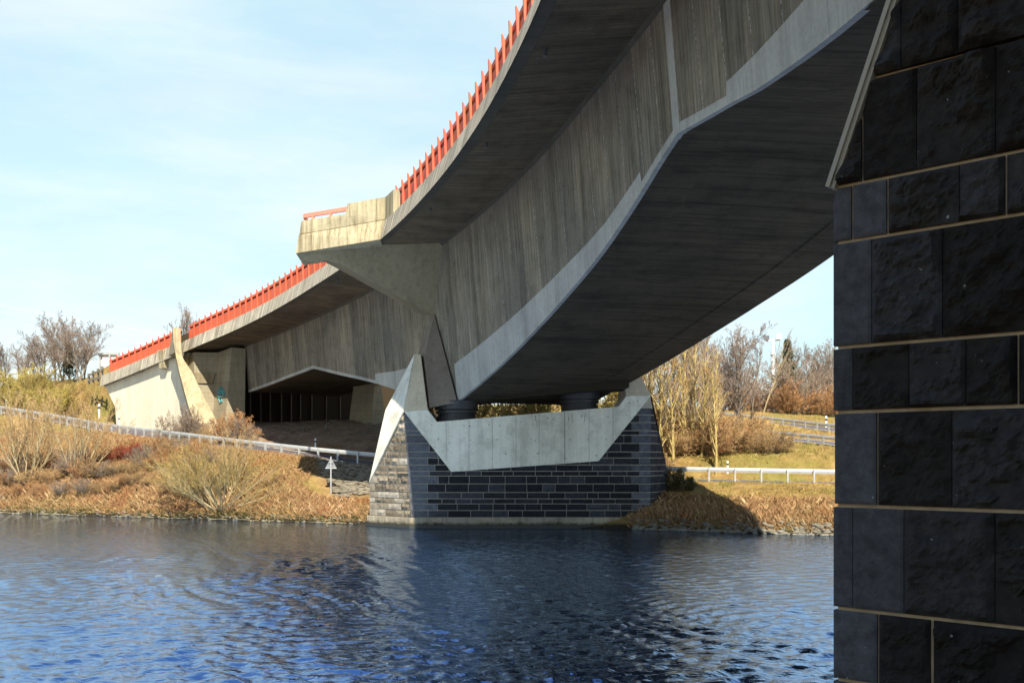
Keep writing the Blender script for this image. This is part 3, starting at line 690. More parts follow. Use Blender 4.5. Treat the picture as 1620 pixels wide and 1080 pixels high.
# the first three courses below frame are rough too
bmN = ashlar(Vector((A0.x, A0.y, 0)), Und, Nd, LN, cz_w, near_stones, .04, gapu=.003, gap=.014, seed=21, res=.011, freq=8)
sA = Vector((A0.x, A0.y, EYE+1.06))+Und*.0; k2 = (1418-810)/F
tt = (k2*3.9-1.262)/(1.04+k2); sB = A0+Vector((1.04, -1, 0))*tt+Vector((0, 0, EYE+725/F*(3.9-tt)))
dirs = (sB-sA); nn = dirs.cross(Nd); nn = nn if nn.z > 0 else -nn
sA2 = sA+Und*.018; cut(bmN, sA2, nn)
put_bm([bmN], 'stone_facing', M['basalt_near'], near)
# body behind the stones
foldN = A0+Und*LN; XR = 9.6
def ringN(z, ins=.012):
    y0 = foldN.y
    return [Vector((A0.x+ins*1.3, A0.y, z)), Vector((foldN.x+ins*.4, y0+ins, z)), Vector((XR, y0+ins, z)), Vector((XR+1.8, A0.y, z)), Vector((XR, 2*A0.y-y0-ins, z)), Vector((foldN.x+ins*.4, 2*A0.y-y0-ins, z))]
m = MB(); zc = EYE+1.06; m.loft(ringN(-2), ringN(zc))
top = ringN(zc); slope = dirs/dirs.z
H = 1.75
top2 = [top[0]+slope*H+Vector((.02, 0, 0)), top[1]+Vector((.15, 0, H)), top[2]+Vector((-.1, 0, H)), top[3]+Vector((-slope.x*H, 0, H)), top[4]+Vector((-.1, 0, H)), top[5]+Vector((.15, 0, H))]
m.loft(top, top2); m.put('mortar_core', M['mortar'], near)
def back_stones(ci, rr):
    c = [0]; L = XR-foldN.x
    while c[-1] < L-.5: c.append(c[-1]+rr.uniform(.5, .95))
    c[-1] = L; return [(c[i], c[i+1], False, rr.uniform(.1, .7)) for i in range(len(c)-1)]
bb = ashlar(Vector((foldN.x, foldN.y, 0)), Vector((1, 0, 0)), Vector((0, -1, 0)), XR-foldN.x, cz_w[:-3], back_stones, .03, gap=.016, seed=31, res=.09)
put_bm([bb], 'stone_facing', M['basalt'], near)
m = MB()                       # thin concrete cap along the raked edge, two steps
a0 = sA-Und*.012; d_ = dirs.normalized(); L_ = H*1.06
perp = Und-d_*Und.dot(d_); perp.normalize()
for (w0, w1, pr_) in ((-.012, .006, .030), (.006, .022, .018)):
    q0 = a0+perp*w0; q1 = a0+perp*w1
    m.prism([q0+Nd*pr_, q1+Nd*pr_, q1+d_*L_+Nd*pr_, q0+d_*L_+Nd*pr_], -Nd*.25)
m.put('edge_cap', M['repair'], near)
m = MB(); cb = [p+Vector((0, 0, 0)) for p in top2]
m.loft([p*1 for p in cb], [Vector((4.2, 2.3, EYE+3.1)), Vector((4.3, 2.25, EYE+3.1)), Vector((XR, 2.25, EYE+3.2)), Vector((XR+.3, 3.9, EYE+3.2)), Vector((XR, 5.6, EYE+3.2)), Vector((4.3, 5.6, EYE+3.1))])
m.put('cross_beam', M['crown'], near)

# ------------------------------------------------------------------ abutment on the far bank
ab = thing('bridge_abutment', W(330, 650, 60), 'concrete bridge abutment on the far bank with lit wing wall and curved buttress', 'abutment')
sts = stations(-39.2, -28.4, .8)
def wingprof(s):
    zb_ = EYE+0
    return [(.42, fb(s)+.02), (.42, fb(s)-7.5), (1.2, fb(s)-7.5), (1.2, fb(s)+.02)]
def wing_bottom(s): return fb(s)-7.5
v = []
m = MB()
topw = [B(s, .40, fb(s)+.03) for s in sts]; botw = [B(s, .40, -1.0) for s in sts]
lean = B(-38.0, .40, 3.0)      # raked left end
pf = [W(168.5, 606, 69.4), W(182, 643, 69.0), W(187, 665, 68.6)]
vv = []; 
topw[0] = B(-39.2, .4, fb(-39.2)+.03)
def wx(px, o=.40):             # station on the wing whose image column is px
    lo, hi = -42., -24.
    for _ in range(40):
        mid = (lo+hi)/2; p = B(mid, o, 0); x = 810+F*p.x/p.y
        if x < px: lo = mid
        else: hi = mid
    return lo
s_top = wx(166.8); s_bot = wx(182); s_b2 = wx(190)
Wst = stations(s_top, -28.2, .7, (s_bot, s_b2))
for s in Wst:
    if s < s_bot: zl = np.interp(s, [s_top, s_bot], [fb(s_top), (725-643)/F*B(s_bot, .4, 0).y])
    elif s < s_b2: zl = np.interp(s, [s_bot, s_b2], [(725-643)/F*B(s_bot, .4, 0).y, -1.5])
    else: zl = -1.5
    m.v += [B(s, .40, fb(s)+.05), B(s, .40, zl), B(s, 1.1, zl), B(s, 1.1, fb(s)+.05)]
for i in range(len(Wst)-1):
    for j in range(4):
        m.f.append((i*4+j, i*4+(j+1) % 4, i*4+4+(j+1) % 4, i*4+4+j))
m.f += [(0, 1, 2, 3), tuple(len(m.v)-4+j for j in (3, 2, 1, 0))]
m.put('wing_wall', M['wing'], ab)
sweep('coping', stations(s_top-.15, -28.9, .8), lambda s: [(.05, fb(s)), (.20, fb(s)+.78), (.80, fb(s)+.80), (.80, fb(s)), (.41, fb(s)), (.34, fb(s)+.10)], M['fascia'], ab)
# drain spout on the wing wall
s0 = wx(262); m = MB(); z = fb(s0)
m.loft([B(s0-.42, .02, z+.75), B(s0+.42, .02, z+.75), B(s0+.42, .5, z+.75), B(s0-.42, .5, z+.75)], [B(s0-.3, .10, z-.45), B(s0+.42, .10, z-.45), B(s0+.42, .5, z-.45), B(s0-.3, .5, z-.45)])
m.put('drain_spout', M['balcony'], ab, .02)
# buttress fin
YFN = 60.6
def fpn(px, py):
    return W(px, py, YFN-2.6*max(0, (py-560)/130)**1.3)
Lp = [(274, 518), (274.5, 540), (277, 556), (283, 585), (290, 612), (297, 638), (306, 668), (312, 690), (318, 712)]
Rp = [(285.5, 519), (286, 540), (288.5, 565), (296, 577), (304, 588), (314, 610), (325, 632), (341, 662), (362, 698)]
m = MB(); n = len(Lp)
dep = Vector((-.75, 2.2, 0))
for (l, r_) in zip(Lp, Rp): m.v += [fpn(*l), fpn(*r_), fpn(*r_)+dep, fpn(*l)+Vector((-1.15, 3.4, 0))]
for i in range(n-1):
    for j in range(4): m.f.append((i*4+j, i*4+(j+1) % 4, i*4+4+(j+1) % 4, i*4+4+j))
m.f += [(3, 2, 1, 0), tuple(len(m.v)-4+j for j in range(4))]
m.put('buttress', M['fin'], ab)
m = MB()
m.prism([W(266.5, 562.5, 63.3), W(267.5, 556, 63.3), W(273.5, 519.5, 62.5), W(277.5, 557, 61.0)], (.1, .5, 0)); m.put('cheek_plate', M['abut'], ab)
# abutment body: polyline in plan, leaning slightly, stops short of the deck
def col_(px, Yt, pyt, pxb, Yb, pyb=705): return (W(px, pyt, Yt), W(pxb, pyb, Yb))
cols = [col_(297, 62.6, 566, 303, 62.4), col_(305.5, 61.9, 557, 313, 61.6), col_(344.5, 62.2, 557.5, 333, 61.7), col_(366.5, 61.2, 549.5, 353, 60.4), col_(388.5, 61.6, 551, 386.5, 61.0), col_(389, 66, 551, 387, 66), col_(300, 67, 566, 303, 67)]
m = MB(); m.loft([c[1] for c in cols], [c[0] for c in cols]); m.put('abutment_body', M['abut'], ab)
m = MB(); m.prism([W(286, 530, 65.5), W(400, 500, 65.5), W(400, 600, 65.5), W(286, 600, 65.5)], (0, .6, 0)); m.put('gap_shade_wall', M['soffit'], ab)  # dark wall added to close the gap under the deck, standing for its shade
m = MB(); m.prism([W(306.5, 589.5, 61.80), W(340, 589.5, 61.95), W(336.4, 606, 61.9), W(309, 606, 61.76)], (0, .3, 0)); m.put('panel_band', M['bracket'], ab)
m = MB(); m.prism([W(388, 553, 66), W(720, 553, 72), W(720, 690, 72), W(386, 690, 66)], (.6, 1.5, 0)); m.put('back_wall', M['soffit'], ab)
m = MB(); Rn = random.Random(4)
x = 395
while x < 560:
    m.prism([W(x, 600, 65.8+(x-388)*.018), W(x+1, 600, 65.8+(x-388)*.018), W(x+1, 668, 65.8+(x-388)*.018), W(x, 668, 65.8+(x-388)*.018)], (0, .3, 0)); x += Rn.uniform(14, 24)
m.put('wall_rib', M['diaph'], ab)
m = MB(); m.loft([W(551, 675, 62), W(588, 675, 61), W(612, 675, 62), W(612, 675, 65), W(551, 675, 65)], [W(560, 605, 62.5), W(592, 605, 61.6), W(602, 605, 62.5), W(602, 605, 65), W(560, 605, 65)]); m.put('right_pillar', M['abut'], ab)
# turquoise tag sprayed on the inner pillar
m = MB(); cxg, cyg = 348.5, 620; Yg = lambda px, py: 61.35+(352-px)*.045
sk = [[(343.5, 624), (344, 617), (345.4, 623.5), (347, 616), (347, 621), (344.5, 622)], [(345, 615), (353.5, 614.6)], [(346, 625.5), (350, 619), (354.8, 625)], [(344.8, 619.4), (355, 620)], [(348.2, 625), (348.5, 616.5), (351.2, 621), (351.6, 615.8)], [(353, 616.5), (352.6, 623.5), (355, 623), (354.6, 617)], [(344, 627), (349, 628), (354.5, 626.5)], [(347.5, 613.5), (348.6, 610.8), (349.6, 613.6)], [(346, 630), (348, 637), (350.5, 631), (351.5, 636)]]
for st_ in sk:
    pts = []
    for (x, y) in st_:
        t = (y-549.5)/(705-549.5); xl = 344.5+(333-344.5)*t; xr = 366.5+(353-366.5)*t
        Yl = 62.2-.5*t; Yr = 61.2-.8*t; u = (x-xl)/(xr-xl); pts.append(W(x, y, Yl+(Yr-Yl)*u-.03))
    for a, b in zip(pts, pts[1:]): m.tube(a, b, .03, n=6)
m.put('graffiti', M['paint'], ab)

# ------------------------------------------------------------------ terrain
shoreP = [(-300, 250), (-150, 127), (-100, 88), (-60, 66), (-40, 57), (-25.9, 50.4), (-14.8, 45.6), (-6, 41.8), (0, 40.2), (6.1, 38.3), (8.9, 36.7), (11.45, 35.5), (16, 33.6), (30, 27.5), (60, 14), (120, -18), (300, -140)]
sx_, sy_ = zip(*shoreP)
def Ysh(x): return np.interp(x, sx_, sy_)
def Ynear(x): return Ysh(x)-np.interp(x, [-300, -10, 0, 3, 12, 60, 300], [37, 36.5, 35.6, 35.9, 36.8, 37, 37])
RAIL = [W(-60, 642, 78), W(-20, 651, 74.5), W(24, 658.5, 71.5), W(90, 669.5, 66.8), (W(166, 684.5, 62)), W(230, 693.5, 58.2), W(300, 702, 54.4), W(370, 711.5, 51.9), W(430, 719, 50.3), W(495, 726, 49.3), W(545, 731.5, 49.0), W(592, 735.5, 48.6), W(700, 744, 47.4), W(850, 753, 45.4), W(950, 757, 43.8), W(1060, 759.8, 42.6), W(1190, 762.5, 41.9), W(1318, 765, 41.6), W(1420, 767, 41.3), W(1560, 770, 40.6)]
cp = []
def C(px, py, Y): p = W(px, py, Y); cp.append((p.x, p.y, p.z))
for x in (-60, -40, -26, -15, -6, 0, 6, 9, 12, 16, 30, 60): cp.append((x, Ysh(x), .12)); cp.append((x-.8, Ysh(x)-2.2, -1.1))
for p in RAIL: cp.append((p.x, p.y, p.z-.02))
# slope between water and road
C(40, 740, 55.5); C(100, 742, 54); C(200, 745, 51.2); C(300, 755, 48); C(380, 765, 46.2); C(450, 755, 46.4); C(450, 792, 44.6); C(530, 765, 47.2); C(575, 768, 46.8); C(515, 795, 45.6); C(565, 796, 45.2); C(540, 797, 44.4)
C(1150, 795, 39.3); C(1250, 792, 38.6); C(1318, 792, 38.0); C(1100, 805, 39.2)
# far edge of the road, wing wall foot, embankment
for p, dy in ((W(24, 651, 76.5), 0), (W(90, 663, 71.5), 0), (W(166, 677.5, 66), 0), (W(250, 686.5, 61), 0), (W(330, 697, 57.4), 0), (W(420, 707, 55), 0), (W(500, 713, 54), 0), (W(580, 718, 53), 0)): cp.append(tuple(p))
C(157, 658, 69); C(188.5, 671, 66.2); C(182, 643, 69.6); C(214, 648, 67.6); C(270, 656, 64); C(310, 672, 60.5); C(341, 688, 58.6); C(400, 695, 57.5); C(450, 690, 58); C(400, 671, 63); C(480, 670, 62.5); C(560, 668, 62); C(499, 708, 55); C(560, 695, 56)
C(165, 604, 70.8); C(152, 603, 72); C(140, 606, 73); C(120, 614, 74); C(100, 625, 75); C(110, 645, 72.5); C(130, 640, 70.8); C(60, 632, 79); C(20, 632, 83); C(30, 634.5, 78); C(0, 610, 95); C(80, 604, 92); C(-60, 620, 90); C(165, 595, 90); C(280, 560, 90); C(60, 600, 120); C(-100, 600, 120)
# behind and right of the pier
C(700, 735, 52); C(850, 738, 50); C(1000, 736, 46.5); C(700, 690, 60); C(900, 690, 60); C(430, 668, 69); C(500, 668, 71); C(600, 672, 72); C(700, 680, 73); C(400, 668, 68)
C(1150, 745, 44.2); C(1150, 731, 47); C(1100, 728, 47.5); C(1300, 727, 46); C(1279, 715.5, 50); C(1210, 713, 51); C(1120, 716, 51.5); C(1318, 717, 49.8); C(1450, 722, 48)
C(1318, 708, 52.5); C(1318, 695, 57.5); C(1240, 692, 58.5); C(1150, 684, 61); C(1318, 683, 61); C(1240, 672, 64); C(1120, 660, 68); C(1318, 674, 66); C(1460, 690, 66); C(1318, 660, 75); C(1200, 652, 80); C(1050, 650, 85); C(1400, 655, 90); C(900, 640, 90); C(1200, 640, 110); C(700, 640, 95); C(500, 620, 95)
cp = np.array(cp)
def tps_fit(P, lam=.08):
    n = len(P); d = np.hypot(P[:, None, 0]-P[None, :, 0], P[:, None, 1]-P[None, :, 1]); K = np.where(d > 0, d*d*np.log(d+1e-9), 0)
    A = np.zeros((n+3, n+3)); A[:n, :n] = K+lam*np.eye(n)*20; A[:n, n] = 1; A[:n, n+1:] = P[:, :2]; A[n, :n] = 1; A[n+1:, :n] = P[:, :2].T
    return np.linalg.solve(A, np.concatenate([P[:, 2], [0, 0, 0]]))
tw = tps_fit(cp)
rail_xy = np.array([(p.x, p.y, p.z) for p in RAIL])
def resample(P, step):
    P = np.array([tuple(p) for p in P]); d = np.concatenate([[0], np.cumsum(np.linalg.norm(np.diff(P[:, :2], axis=0), axis=1))])
    # Catmull-ish smoothing through fine linear interpolation and a moving mean
    q = np.arange(0, d[-1], .25); Q = np.stack([np.interp(q, d, P[:, i]) for i in range(3)], 1)
    k = 10; pad = np.pad(Q, ((k, k), (0, 0)), 'reflect', reflect_type='odd'); Q = np.stack([np.convolve(pad[:, i], np.ones(2*k+1)/(2*k+1), 'valid') for i in range(3)], 1)
    t = np.arange(0, q[-1], step); return np.stack([np.interp(t, q, Q[:, i]) for i in range(3)], 1)
railQ = resample(RAIL, 1.08)
def side(Q):                   # unit normals pointing away from the river
    t = np.gradient(Q[:, :2], axis=0); t /= np.linalg.norm(t, axis=1)[:, None]; n = np.stack([-t[:, 1], t[:, 0]], 1)
    return n, t
rn, rt = side(railQ)
ROAD_W = 4.2
def tps(X, Y):
    out_ = np.full(X.shape, tw[-3])+tw[-2]*X+tw[-1]*Y
    for (a, b, _), w in zip(cp, tw):
        d2 = (X-a)**2+(Y-b)**2; out_ += w*.5*d2*np.log(d2+1e-9)
    return out_
def sm(x, a, b): t = np.clip((x-a)/(b-a), 0, 1); return t*t*(3-2*t)
ROAD2 = [W(1080, 682, 65), W(1150, 687, 61.5), W(1235, 693, 58), W(1318, 701, 54.8), W(1420, 712, 51.5), W(1560, 728, 47.5), W(1800, 735, 44)]
ROAD3 = [W(1030, 657, 78), W(1120, 661, 73), W(1210, 667, 69), W(1318, 679.5, 63.5), W(1420, 692, 59), W(1600, 710, 53), W(1900, 728, 46)]
road2Q = resample(ROAD2, 1.0); road3Q = resample(ROAD3, 1.0)
def height(X, Y):
    X = np.asarray(X, float); Y = np.asarray(Y, float)
    d = Y-Ysh(X); dn = Ynear(X)-Y
    g = 6+3*sm(-X, 0, 40)+5*sm(Y, 90, 300)+(8+14*sm(X/np.maximum(Y, 1), .15, .45))*sm(Y, 150, 400)
    w = (1-sm(np.abs(X+3), 48, 80))*(1-sm(Y, 88, 125))
    T = np.clip(tps(np.clip(X, -90, 90), np.clip(Y, 0, 140)), -1.3, 14)
    gen = g*(1-np.exp(-np.maximum(d, 0)/16.))
    far = np.where(d > 0, np.minimum(w*T+(1-w)*gen, .03+.75*d), np.minimum(T, -.03-.45*np.minimum(-d, 3))*w+(1-w)*(-.03-1.3*sm(-d, 0, 3)))
    far = np.where(d > 0, np.maximum(far, .02)+.12*sm(d, 0, .35), far)
    far = np.where(d < -3.0, -1.3, far)
    nearb = np.where(dn > 0, .08+1.15*(1-np.exp(-dn/2.2))+1.2*sm(dn, 12, 60), -1.3*sm(-dn, 0, 3))
    h = np.where(dn > -4, nearb, far)
    # road beds pressed into the ground
    return h
def near_line(X, Y, Q):
    d = np.full(X.shape, 1e9); z = np.zeros(X.shape); sd = np.zeros(X.shape); n, _ = side(Q)
    for i in range(len(Q)):
        dx = X-Q[i, 0]; dy = Y-Q[i, 1]; dd = dx*dx+dy*dy; m_ = dd < d
        d = np.where(m_, dd, d); z = np.where(m_, Q[i, 2], z); sd = np.where(m_, dx*n[i, 0]+dy*n[i, 1], sd)
    return np.sqrt(d), z, sd
def height2(X, Y):
    h = height(X, Y)
    for Q, lo, hi in ((railQ, .25, ROAD_W+.5), (road2Q, -1.9, 1.9), (road3Q, -1.9, 1.9)):
        d, z, sd = near_line(X, Y, Q)
        inside = (sd > lo-1.2) & (sd < hi+1.2) & (d < 6)
        wgt = np.where(inside, sm(sd, lo-1.2, lo)*(1-sm(sd, hi, hi+1.2)), 0)*(d < 6)
        h = h*(1-wgt)+(z-.06)*wgt
    return h
def axis(segs):
    o = [segs[0][0]]
    for a, b, st_ in segs: o += list(np.arange(a+st_, b+1e-6, st_))
    return np.array(sorted(set(np.round(o, 3))))
gx = axis([(-900, -300, 60), (-300, -90, 15), (-90, -46, 2), (-46, 24, .45), (24, 60, 2), (60, 300, 15), (300, 900, 60)])
gy = axis([(-250, -40, 15), (-40, -6, 2), (-6, 8, .6), (8, 31, 2.5), (31, 76, .45), (76, 130, 2), (130, 420, 15), (420, 1500, 90)])
GX, GY = np.meshgrid(gx, gy)
GZ = height2(GX, GY)
land = ((GX > -46) & (GX < 24) & (GY > 31) & (GY < 76) & (GZ > .1))
rough_n = NR.normal(0, .035, GZ.shape); GZ = GZ+np.where(land, rough_n, 0)
nxg, nyg = len(gx), len(gy)
I = np.arange(nxg*nyg).reshape(nyg, nxg)
FQ = np.stack([I[:-1, :-1], I[:-1, 1:], I[1:, 1:], I[1:, :-1]], -1).reshape(-1, 4)
gnd = fast('ground', np.stack([GX, GY, GZ], -1).reshape(-1, 3), FQ, M['ground'], smooth=True); tag(gnd, kind='structure')
# bare soil under the deck
ang = np.arctan2(GY-CC[1], GX-CC[0]); rr_ = np.hypot(GX-CC[0], GY-CC[1])-RAD
ss_ = (TH0-ang)*RAD
bare = sm(rr_, -.5, 1.5)*(1-sm(rr_, 10.5, 12.5))*sm(-ss_, 4, 9)*(1-sm(-ss_, 30, 32)); bare = np.clip(bare, 0, 1)
at = gnd.data.attributes.new('bare', 'FLOAT', 'POINT'); at.data.foreach_set('value', bare.ravel().astype(np.float32))

def water_mesh():
    """one sheet of wind ripples, finer where the river is nearest to the quay"""
    r = [0.5, 3, 5, 7]; 
    while r[-1] < 62: r.append(r[-1]*1.0052 if r[-1] > 9.5 else r[-1]+.4)
    while r[-1] < 1400: r.append(r[-1]*1.25)
    r = np.array(r); a0 = math.radians(34)
    th = np.concatenate([np.linspace(-math.pi, -a0, 30)[:-1], np.linspace(-a0, a0, 760), np.linspace(a0, math.pi, 30)[1:]])
    Rr, Th = np.meshgrid(r, th, indexing='ij'); X = Rr*np.sin(Th); Y = Rr*np.cos(Th)
    cell = np.maximum(Rr*.0052, Rr*(2*a0/760)); g = np.random.default_rng(3); Z = np.zeros(X.shape)
    wx = X+.35*np.sin(Y*.7+.3*X)+.2*np.sin(X*1.1-Y*.5); wy = Y+.3*np.sin(X*.55+1)+.15*np.sin(X*1.7+Y*.9)
    amp = .7+.3*np.sin(X*.21+1.3*np.sin(Y*.13))*np.sin(Y*.17+.6)
    for i in range(54):
        lam = 10**g.uniform(math.log10(.12), math.log10(.72)); a = g.normal(math.pi/2+.1, .62); k = 2*math.pi/lam
        w = .0088*lam**.85*g.uniform(.6, 1.3)
        ph = k*(math.cos(a)*wx+math.sin(a)*wy)+g.uniform(0, 6.28)
        q = np.sin(ph); Z += w*(q+.25*np.cos(2*ph))*sm(lam/cell, 2.2, 4.5)
    Z *= amp*(1-sm(Rr, 55, 62))*sm(Rr, 5, 8)*(np.abs(Th) < a0)
    n1, n2 = X.shape; I = np.arange(n1*n2).reshape(n1, n2)
    Fc = np.stack([I[:-1, :-1], I[:-1, 1:], I[1:, 1:], I[1:, :-1]], -1).reshape(-1, 4)[:, ::-1]
    return fast('water', np.stack([X, Y, Z], -1).reshape(-1, 3), Fc, M['water'], smooth=True)
tag(water_mesh(), kind='structure')

def ribbon(name, Q, a, b, lift, mt, kind='structure'):
    n, _ = side(Q); v = []; f = []
    for i in range(len(Q)):
        for w in (a, b): v.append((Q[i, 0]+n[i, 0]*w, Q[i, 1]+n[i, 1]*w, Q[i, 2]+lift))
    for i in range(len(Q)-1): f.append((2*i, 2*i+2, 2*i+3, 2*i+1))
    o = build(name, v, f, mt); return tag(o, kind=kind) if kind else o
ribbon('road', railQ, .4, ROAD_W, 0.0, M['asphalt']); ribbon('road', road2Q, -1.7, 1.7, .0, M['asphalt']); ribbon('road', road3Q, -1.7, 1.7, .0, M['asphalt'])
for Q, a in ((railQ, .6), (railQ, ROAD_W-.3), (road2Q, -1.45), (road2Q, 1.35), (road3Q, -1.45)): ribbon('road_marking', Q, a, a+.12, .006, M['roadpaint'])

def gz(x, y): return float(height2(np.array([x]), np.array([y]))[0])

# ------------------------------------------------------------------ guardrails
def guardrail(Q, label, off=0, hgt=.60, first=0):
    n, t = side(Q); c = Q[len(Q)//2]
    g = thing('guardrail', (float(c[0]), float(c[1]), float(c[2])), label, 'guardrail', 'steel guardrails along the roads')
    prof = [(.03, 0), (0, .03), (0, .08), (.04, .12), (.04, .17), (0, .21), (0, .26), (.03, .29), (.045, .29), (.06, .17), (.06, .12), (.045, 0)]
    m = MB(); k = len(prof)
    for i in range(len(Q)):
        for (o, z) in prof: m.v.append(Vector((Q[i, 0]+n[i, 0]*(off+.09-o), Q[i, 1]+n[i, 1]*(off+.09-o), Q[i, 2]+hgt-.20+z*.68)))
    for i in range(len(Q)-1):
        for j in range(k): m.f.append((i*k+j, i*k+(j+1) % k, (i+1)*k+(j+1) % k, (i+1)*k+j))
    m.put('rail_beam', M['galv'], g, smooth=False)
    m = MB(); z0 = -.3
    m.prism([Vector((-.035, -.05, z0)), Vector((.035, -.05, z0)), Vector((.035, -.04, z0)), Vector((-.025, -.04, z0)), Vector((-.025, .04, z0)), Vector((.035, .04, z0)), Vector((.035, .05, z0)), Vector((-.035, .05, z0))], (0, 0, hgt-.02-z0))
    m.box((0.0, .07, hgt-.13), (.075, 0, 0), (0, .03, 0), (0, 0, .05))
    post = m.put('post', M['galv'], g, local=True)
    for i in range(first, len(Q)):
        o = post if i == first else post.copy()
        if i != first: link(o, g)
        o.location = Vector((float(Q[i, 0]), float(Q[i, 1]), float(Q[i, 2])))-g.location
        o.rotation_euler = (0, 0, math.atan2(n[i, 1], n[i, 0])-math.pi/2)
    return g

guardrail(railQ, 'galvanised steel guardrail along the riverside road, running behind the far pier')
n3, _ = side(road2Q); r2 = road2Q.copy(); r2[:, 0] -= n3[:, 0]*1.95; r2[:, 1] -= n3[:, 1]*1.95
guardrail(r2[::2] if False else r2, 'steel guardrail of the middle ramp road right of the trees', hgt=.5)
n3, _ = side(road3Q); r3 = road3Q.copy(); r3[:, 0] -= n3[:, 0]*1.95; r3[:, 1] -= n3[:, 1]*1.95
guardrail(r3, 'uppermost guardrail, on the hillside road below the floodlight mast', hgt=.5)

# ------------------------------------------------------------------ marker posts, signs, mast, fence, wires
def marker(px, pyt, pyb, Y, label):
    p = W(px, pyb, Y); h = (pyb-pyt)/F*Y; w = h*.075
    t = thing('marker_post', p, label, 'marker post', 'white roadside marker posts with a black band')
    def seg(a, b, mt, nm, e=0):
        m = MB(); m.loft([p+Vector((-w-e, -w*.7-e, h*a)), p+Vector((w+e, -w*.7-e, h*a)), p+Vector((w*.8+e, w*.7+e, h*a)), p+Vector((-w*.8-e, w*.7+e, h*a))],
                         [p+Vector((-w-e, -w*.7-e, h*b)), p+Vector((w+e, -w*.7-e, h*b)), p+Vector((w*.8+e, w*.7+e, h*b)), p+Vector((-w*.8-e, w*.7+e, h*b))])
        m.put(nm, mt, t)
    seg(-.2, .97, M['white'], 'post_body'); seg(.60, .80, M['black'], 'black_band', .006)
    m = MB(); m.prism([p+Vector((-w, -w*.7, h*.97)), p+Vector((w, -w*.7, h*.97)), p+Vector((w*.5, -w*.7, h*1.03)), p+Vector((-w, -w*.7, h))], (0, w*1.4, 0)); m.put('cap', M['white'], t)
marker(157, 639, 658.5, 69, 'tall marker post on the grass left of the wing wall foot')
marker(188.5, 658, 672, 65.5, 'marker post just behind the guardrail below the left end of the wing wall')
marker(341.3, 668, 689.5, 58, 'marker post in front of the buttress foot')
marker(499, 693.5, 709, 54.6, 'marker post at the shadow edge under the bridge, left of the far pier')
marker(30.5, 617.5, 635, 77, 'marker post beside the yellow willow bushes at the far left')
marker(10, 632, 643.5, 73.5, 'short marker post nearest the left edge of the picture')
marker(1151, 729, 745.5, 44.4, 'marker post behind the guardrail right of the far pier')
marker(1306.8, 658, 677, 66.2, 'marker post beside the uppermost road next to the near pier')
marker(204, 672, 679, 64, 'stubby marker post barely above the guardrail below the wing wall')

def tri_sign():
    ys = 45.9; p = W(523.5, 778, ys); p.z = gz(p.x, p.y); top = W(523.5, 722, ys)
    t = thing('road_sign', p, 'grey triangular sign back on a thin pole, left of the far pier', 'sign')
    m = MB(); m.tube(p-Vector((0, 0, .3)), top, .035); m.put('pole', M['galv'], t)
    a, b, c = W(514, 741, ys+.1), W(533, 741, ys+.1), W(523.5, 723.5, ys+.1)
    m = MB(); m.prism([a, b, c], (0, .03, 0)); m.put('sign_plate', M['signback'], t, .008)
    m = MB(); m.box(W(523.5, 740.2, ys+.06), (.25, 0, 0), (0, .012, 0), (0, 0, .02)); m.box(W(523.5, 731, ys+.06), (.1, 0, 0), (0, .012, 0), (0, 0, .02)); m.put('bracket', M['galv'], t)
tri_sign()
Yg = 92
t = thing('direction_sign', W(171, 604, Yg), 'pale back of a large two panel road sign above the parapet end', 'sign')
for (a, b) in ((156.5, 172.5), (175, 188)):
    m = MB(); m.prism([W(a, 561, Yg), W(b, 561, Yg), W(b, 578, Yg), W(a, 578, Yg)], (0, .12, 0)); m.put('sign_panel', M['white'], t)
m = MB()
for x in (158, 173.7, 187): m.box(W(x, 582, Yg-.15), (.07, 0, 0), (0, .07, 0), (0, 0, (604-559)/F*Yg*.5))
m.box(W(172, 559.5, Yg-.1), (17/F*Yg, 0, 0), (0, .08, 0), (0, 0, .09)); m.put('frame', M['galv'], t)
m = MB(); m.box(W(158, 560.3, Yg-.25), (3.2/F*Yg, 0, 0), (0, .06, 0), (0, 0, .10)); m.put('lamp_bar', M['lamp_grey'], t)

t = thing('floodlight_mast', W(1222, 652, 78), 'white floodlight mast with two lamp heads above the trees on the right', 'mast')
ym = 78; m = MB(); m.tube(W(1222, 654, ym), W(1223, 538, ym), .20, .11, 10); m.put('pole', M['white'], t)
m = MB(); m.tube(W(1212, 539.3, ym), W(1234, 537.5, ym), .06); m.tube(W(1231, 538, ym), W(1231, 535, ym), .07); m.put('arm', M['white'], t)
m = MB(); m.loft([W(1208, 537.5, ym-.3), W(1216, 539, ym-.3), W(1217, 537, ym+.3), W(1209, 536, ym+.3)], [W(1206.5, 529.5, ym-.3), W(1215, 530.5, ym-.3), W(1217, 530.5, ym+.3), W(1207, 529.5, ym+.3)]); m.put('lamp_head', M['lamp_grey'], t, .03)['label'] = 'dark left lamp head'
m = MB(); m.loft([W(1228.5, 536.5, ym-.3), W(1236.5, 536.5, ym-.3), W(1237, 535, ym+.3), W(1229, 535, ym+.3)], [W(1228, 528.5, ym-.3), W(1237, 528.5, ym-.3), W(1237, 529, ym+.3), W(1229, 529, ym+.3)]); m.put('lamp_head', M['white'], t, .03)['label'] = 'white right lamp head'
m = MB()
for zz in range(8): m.box(W(1223, 560+zz*11, ym-.15), (.11, 0, 0), (0, .02, 0), (0, 0, .02))
m.put('climbing_rungs', M['galv'], t)

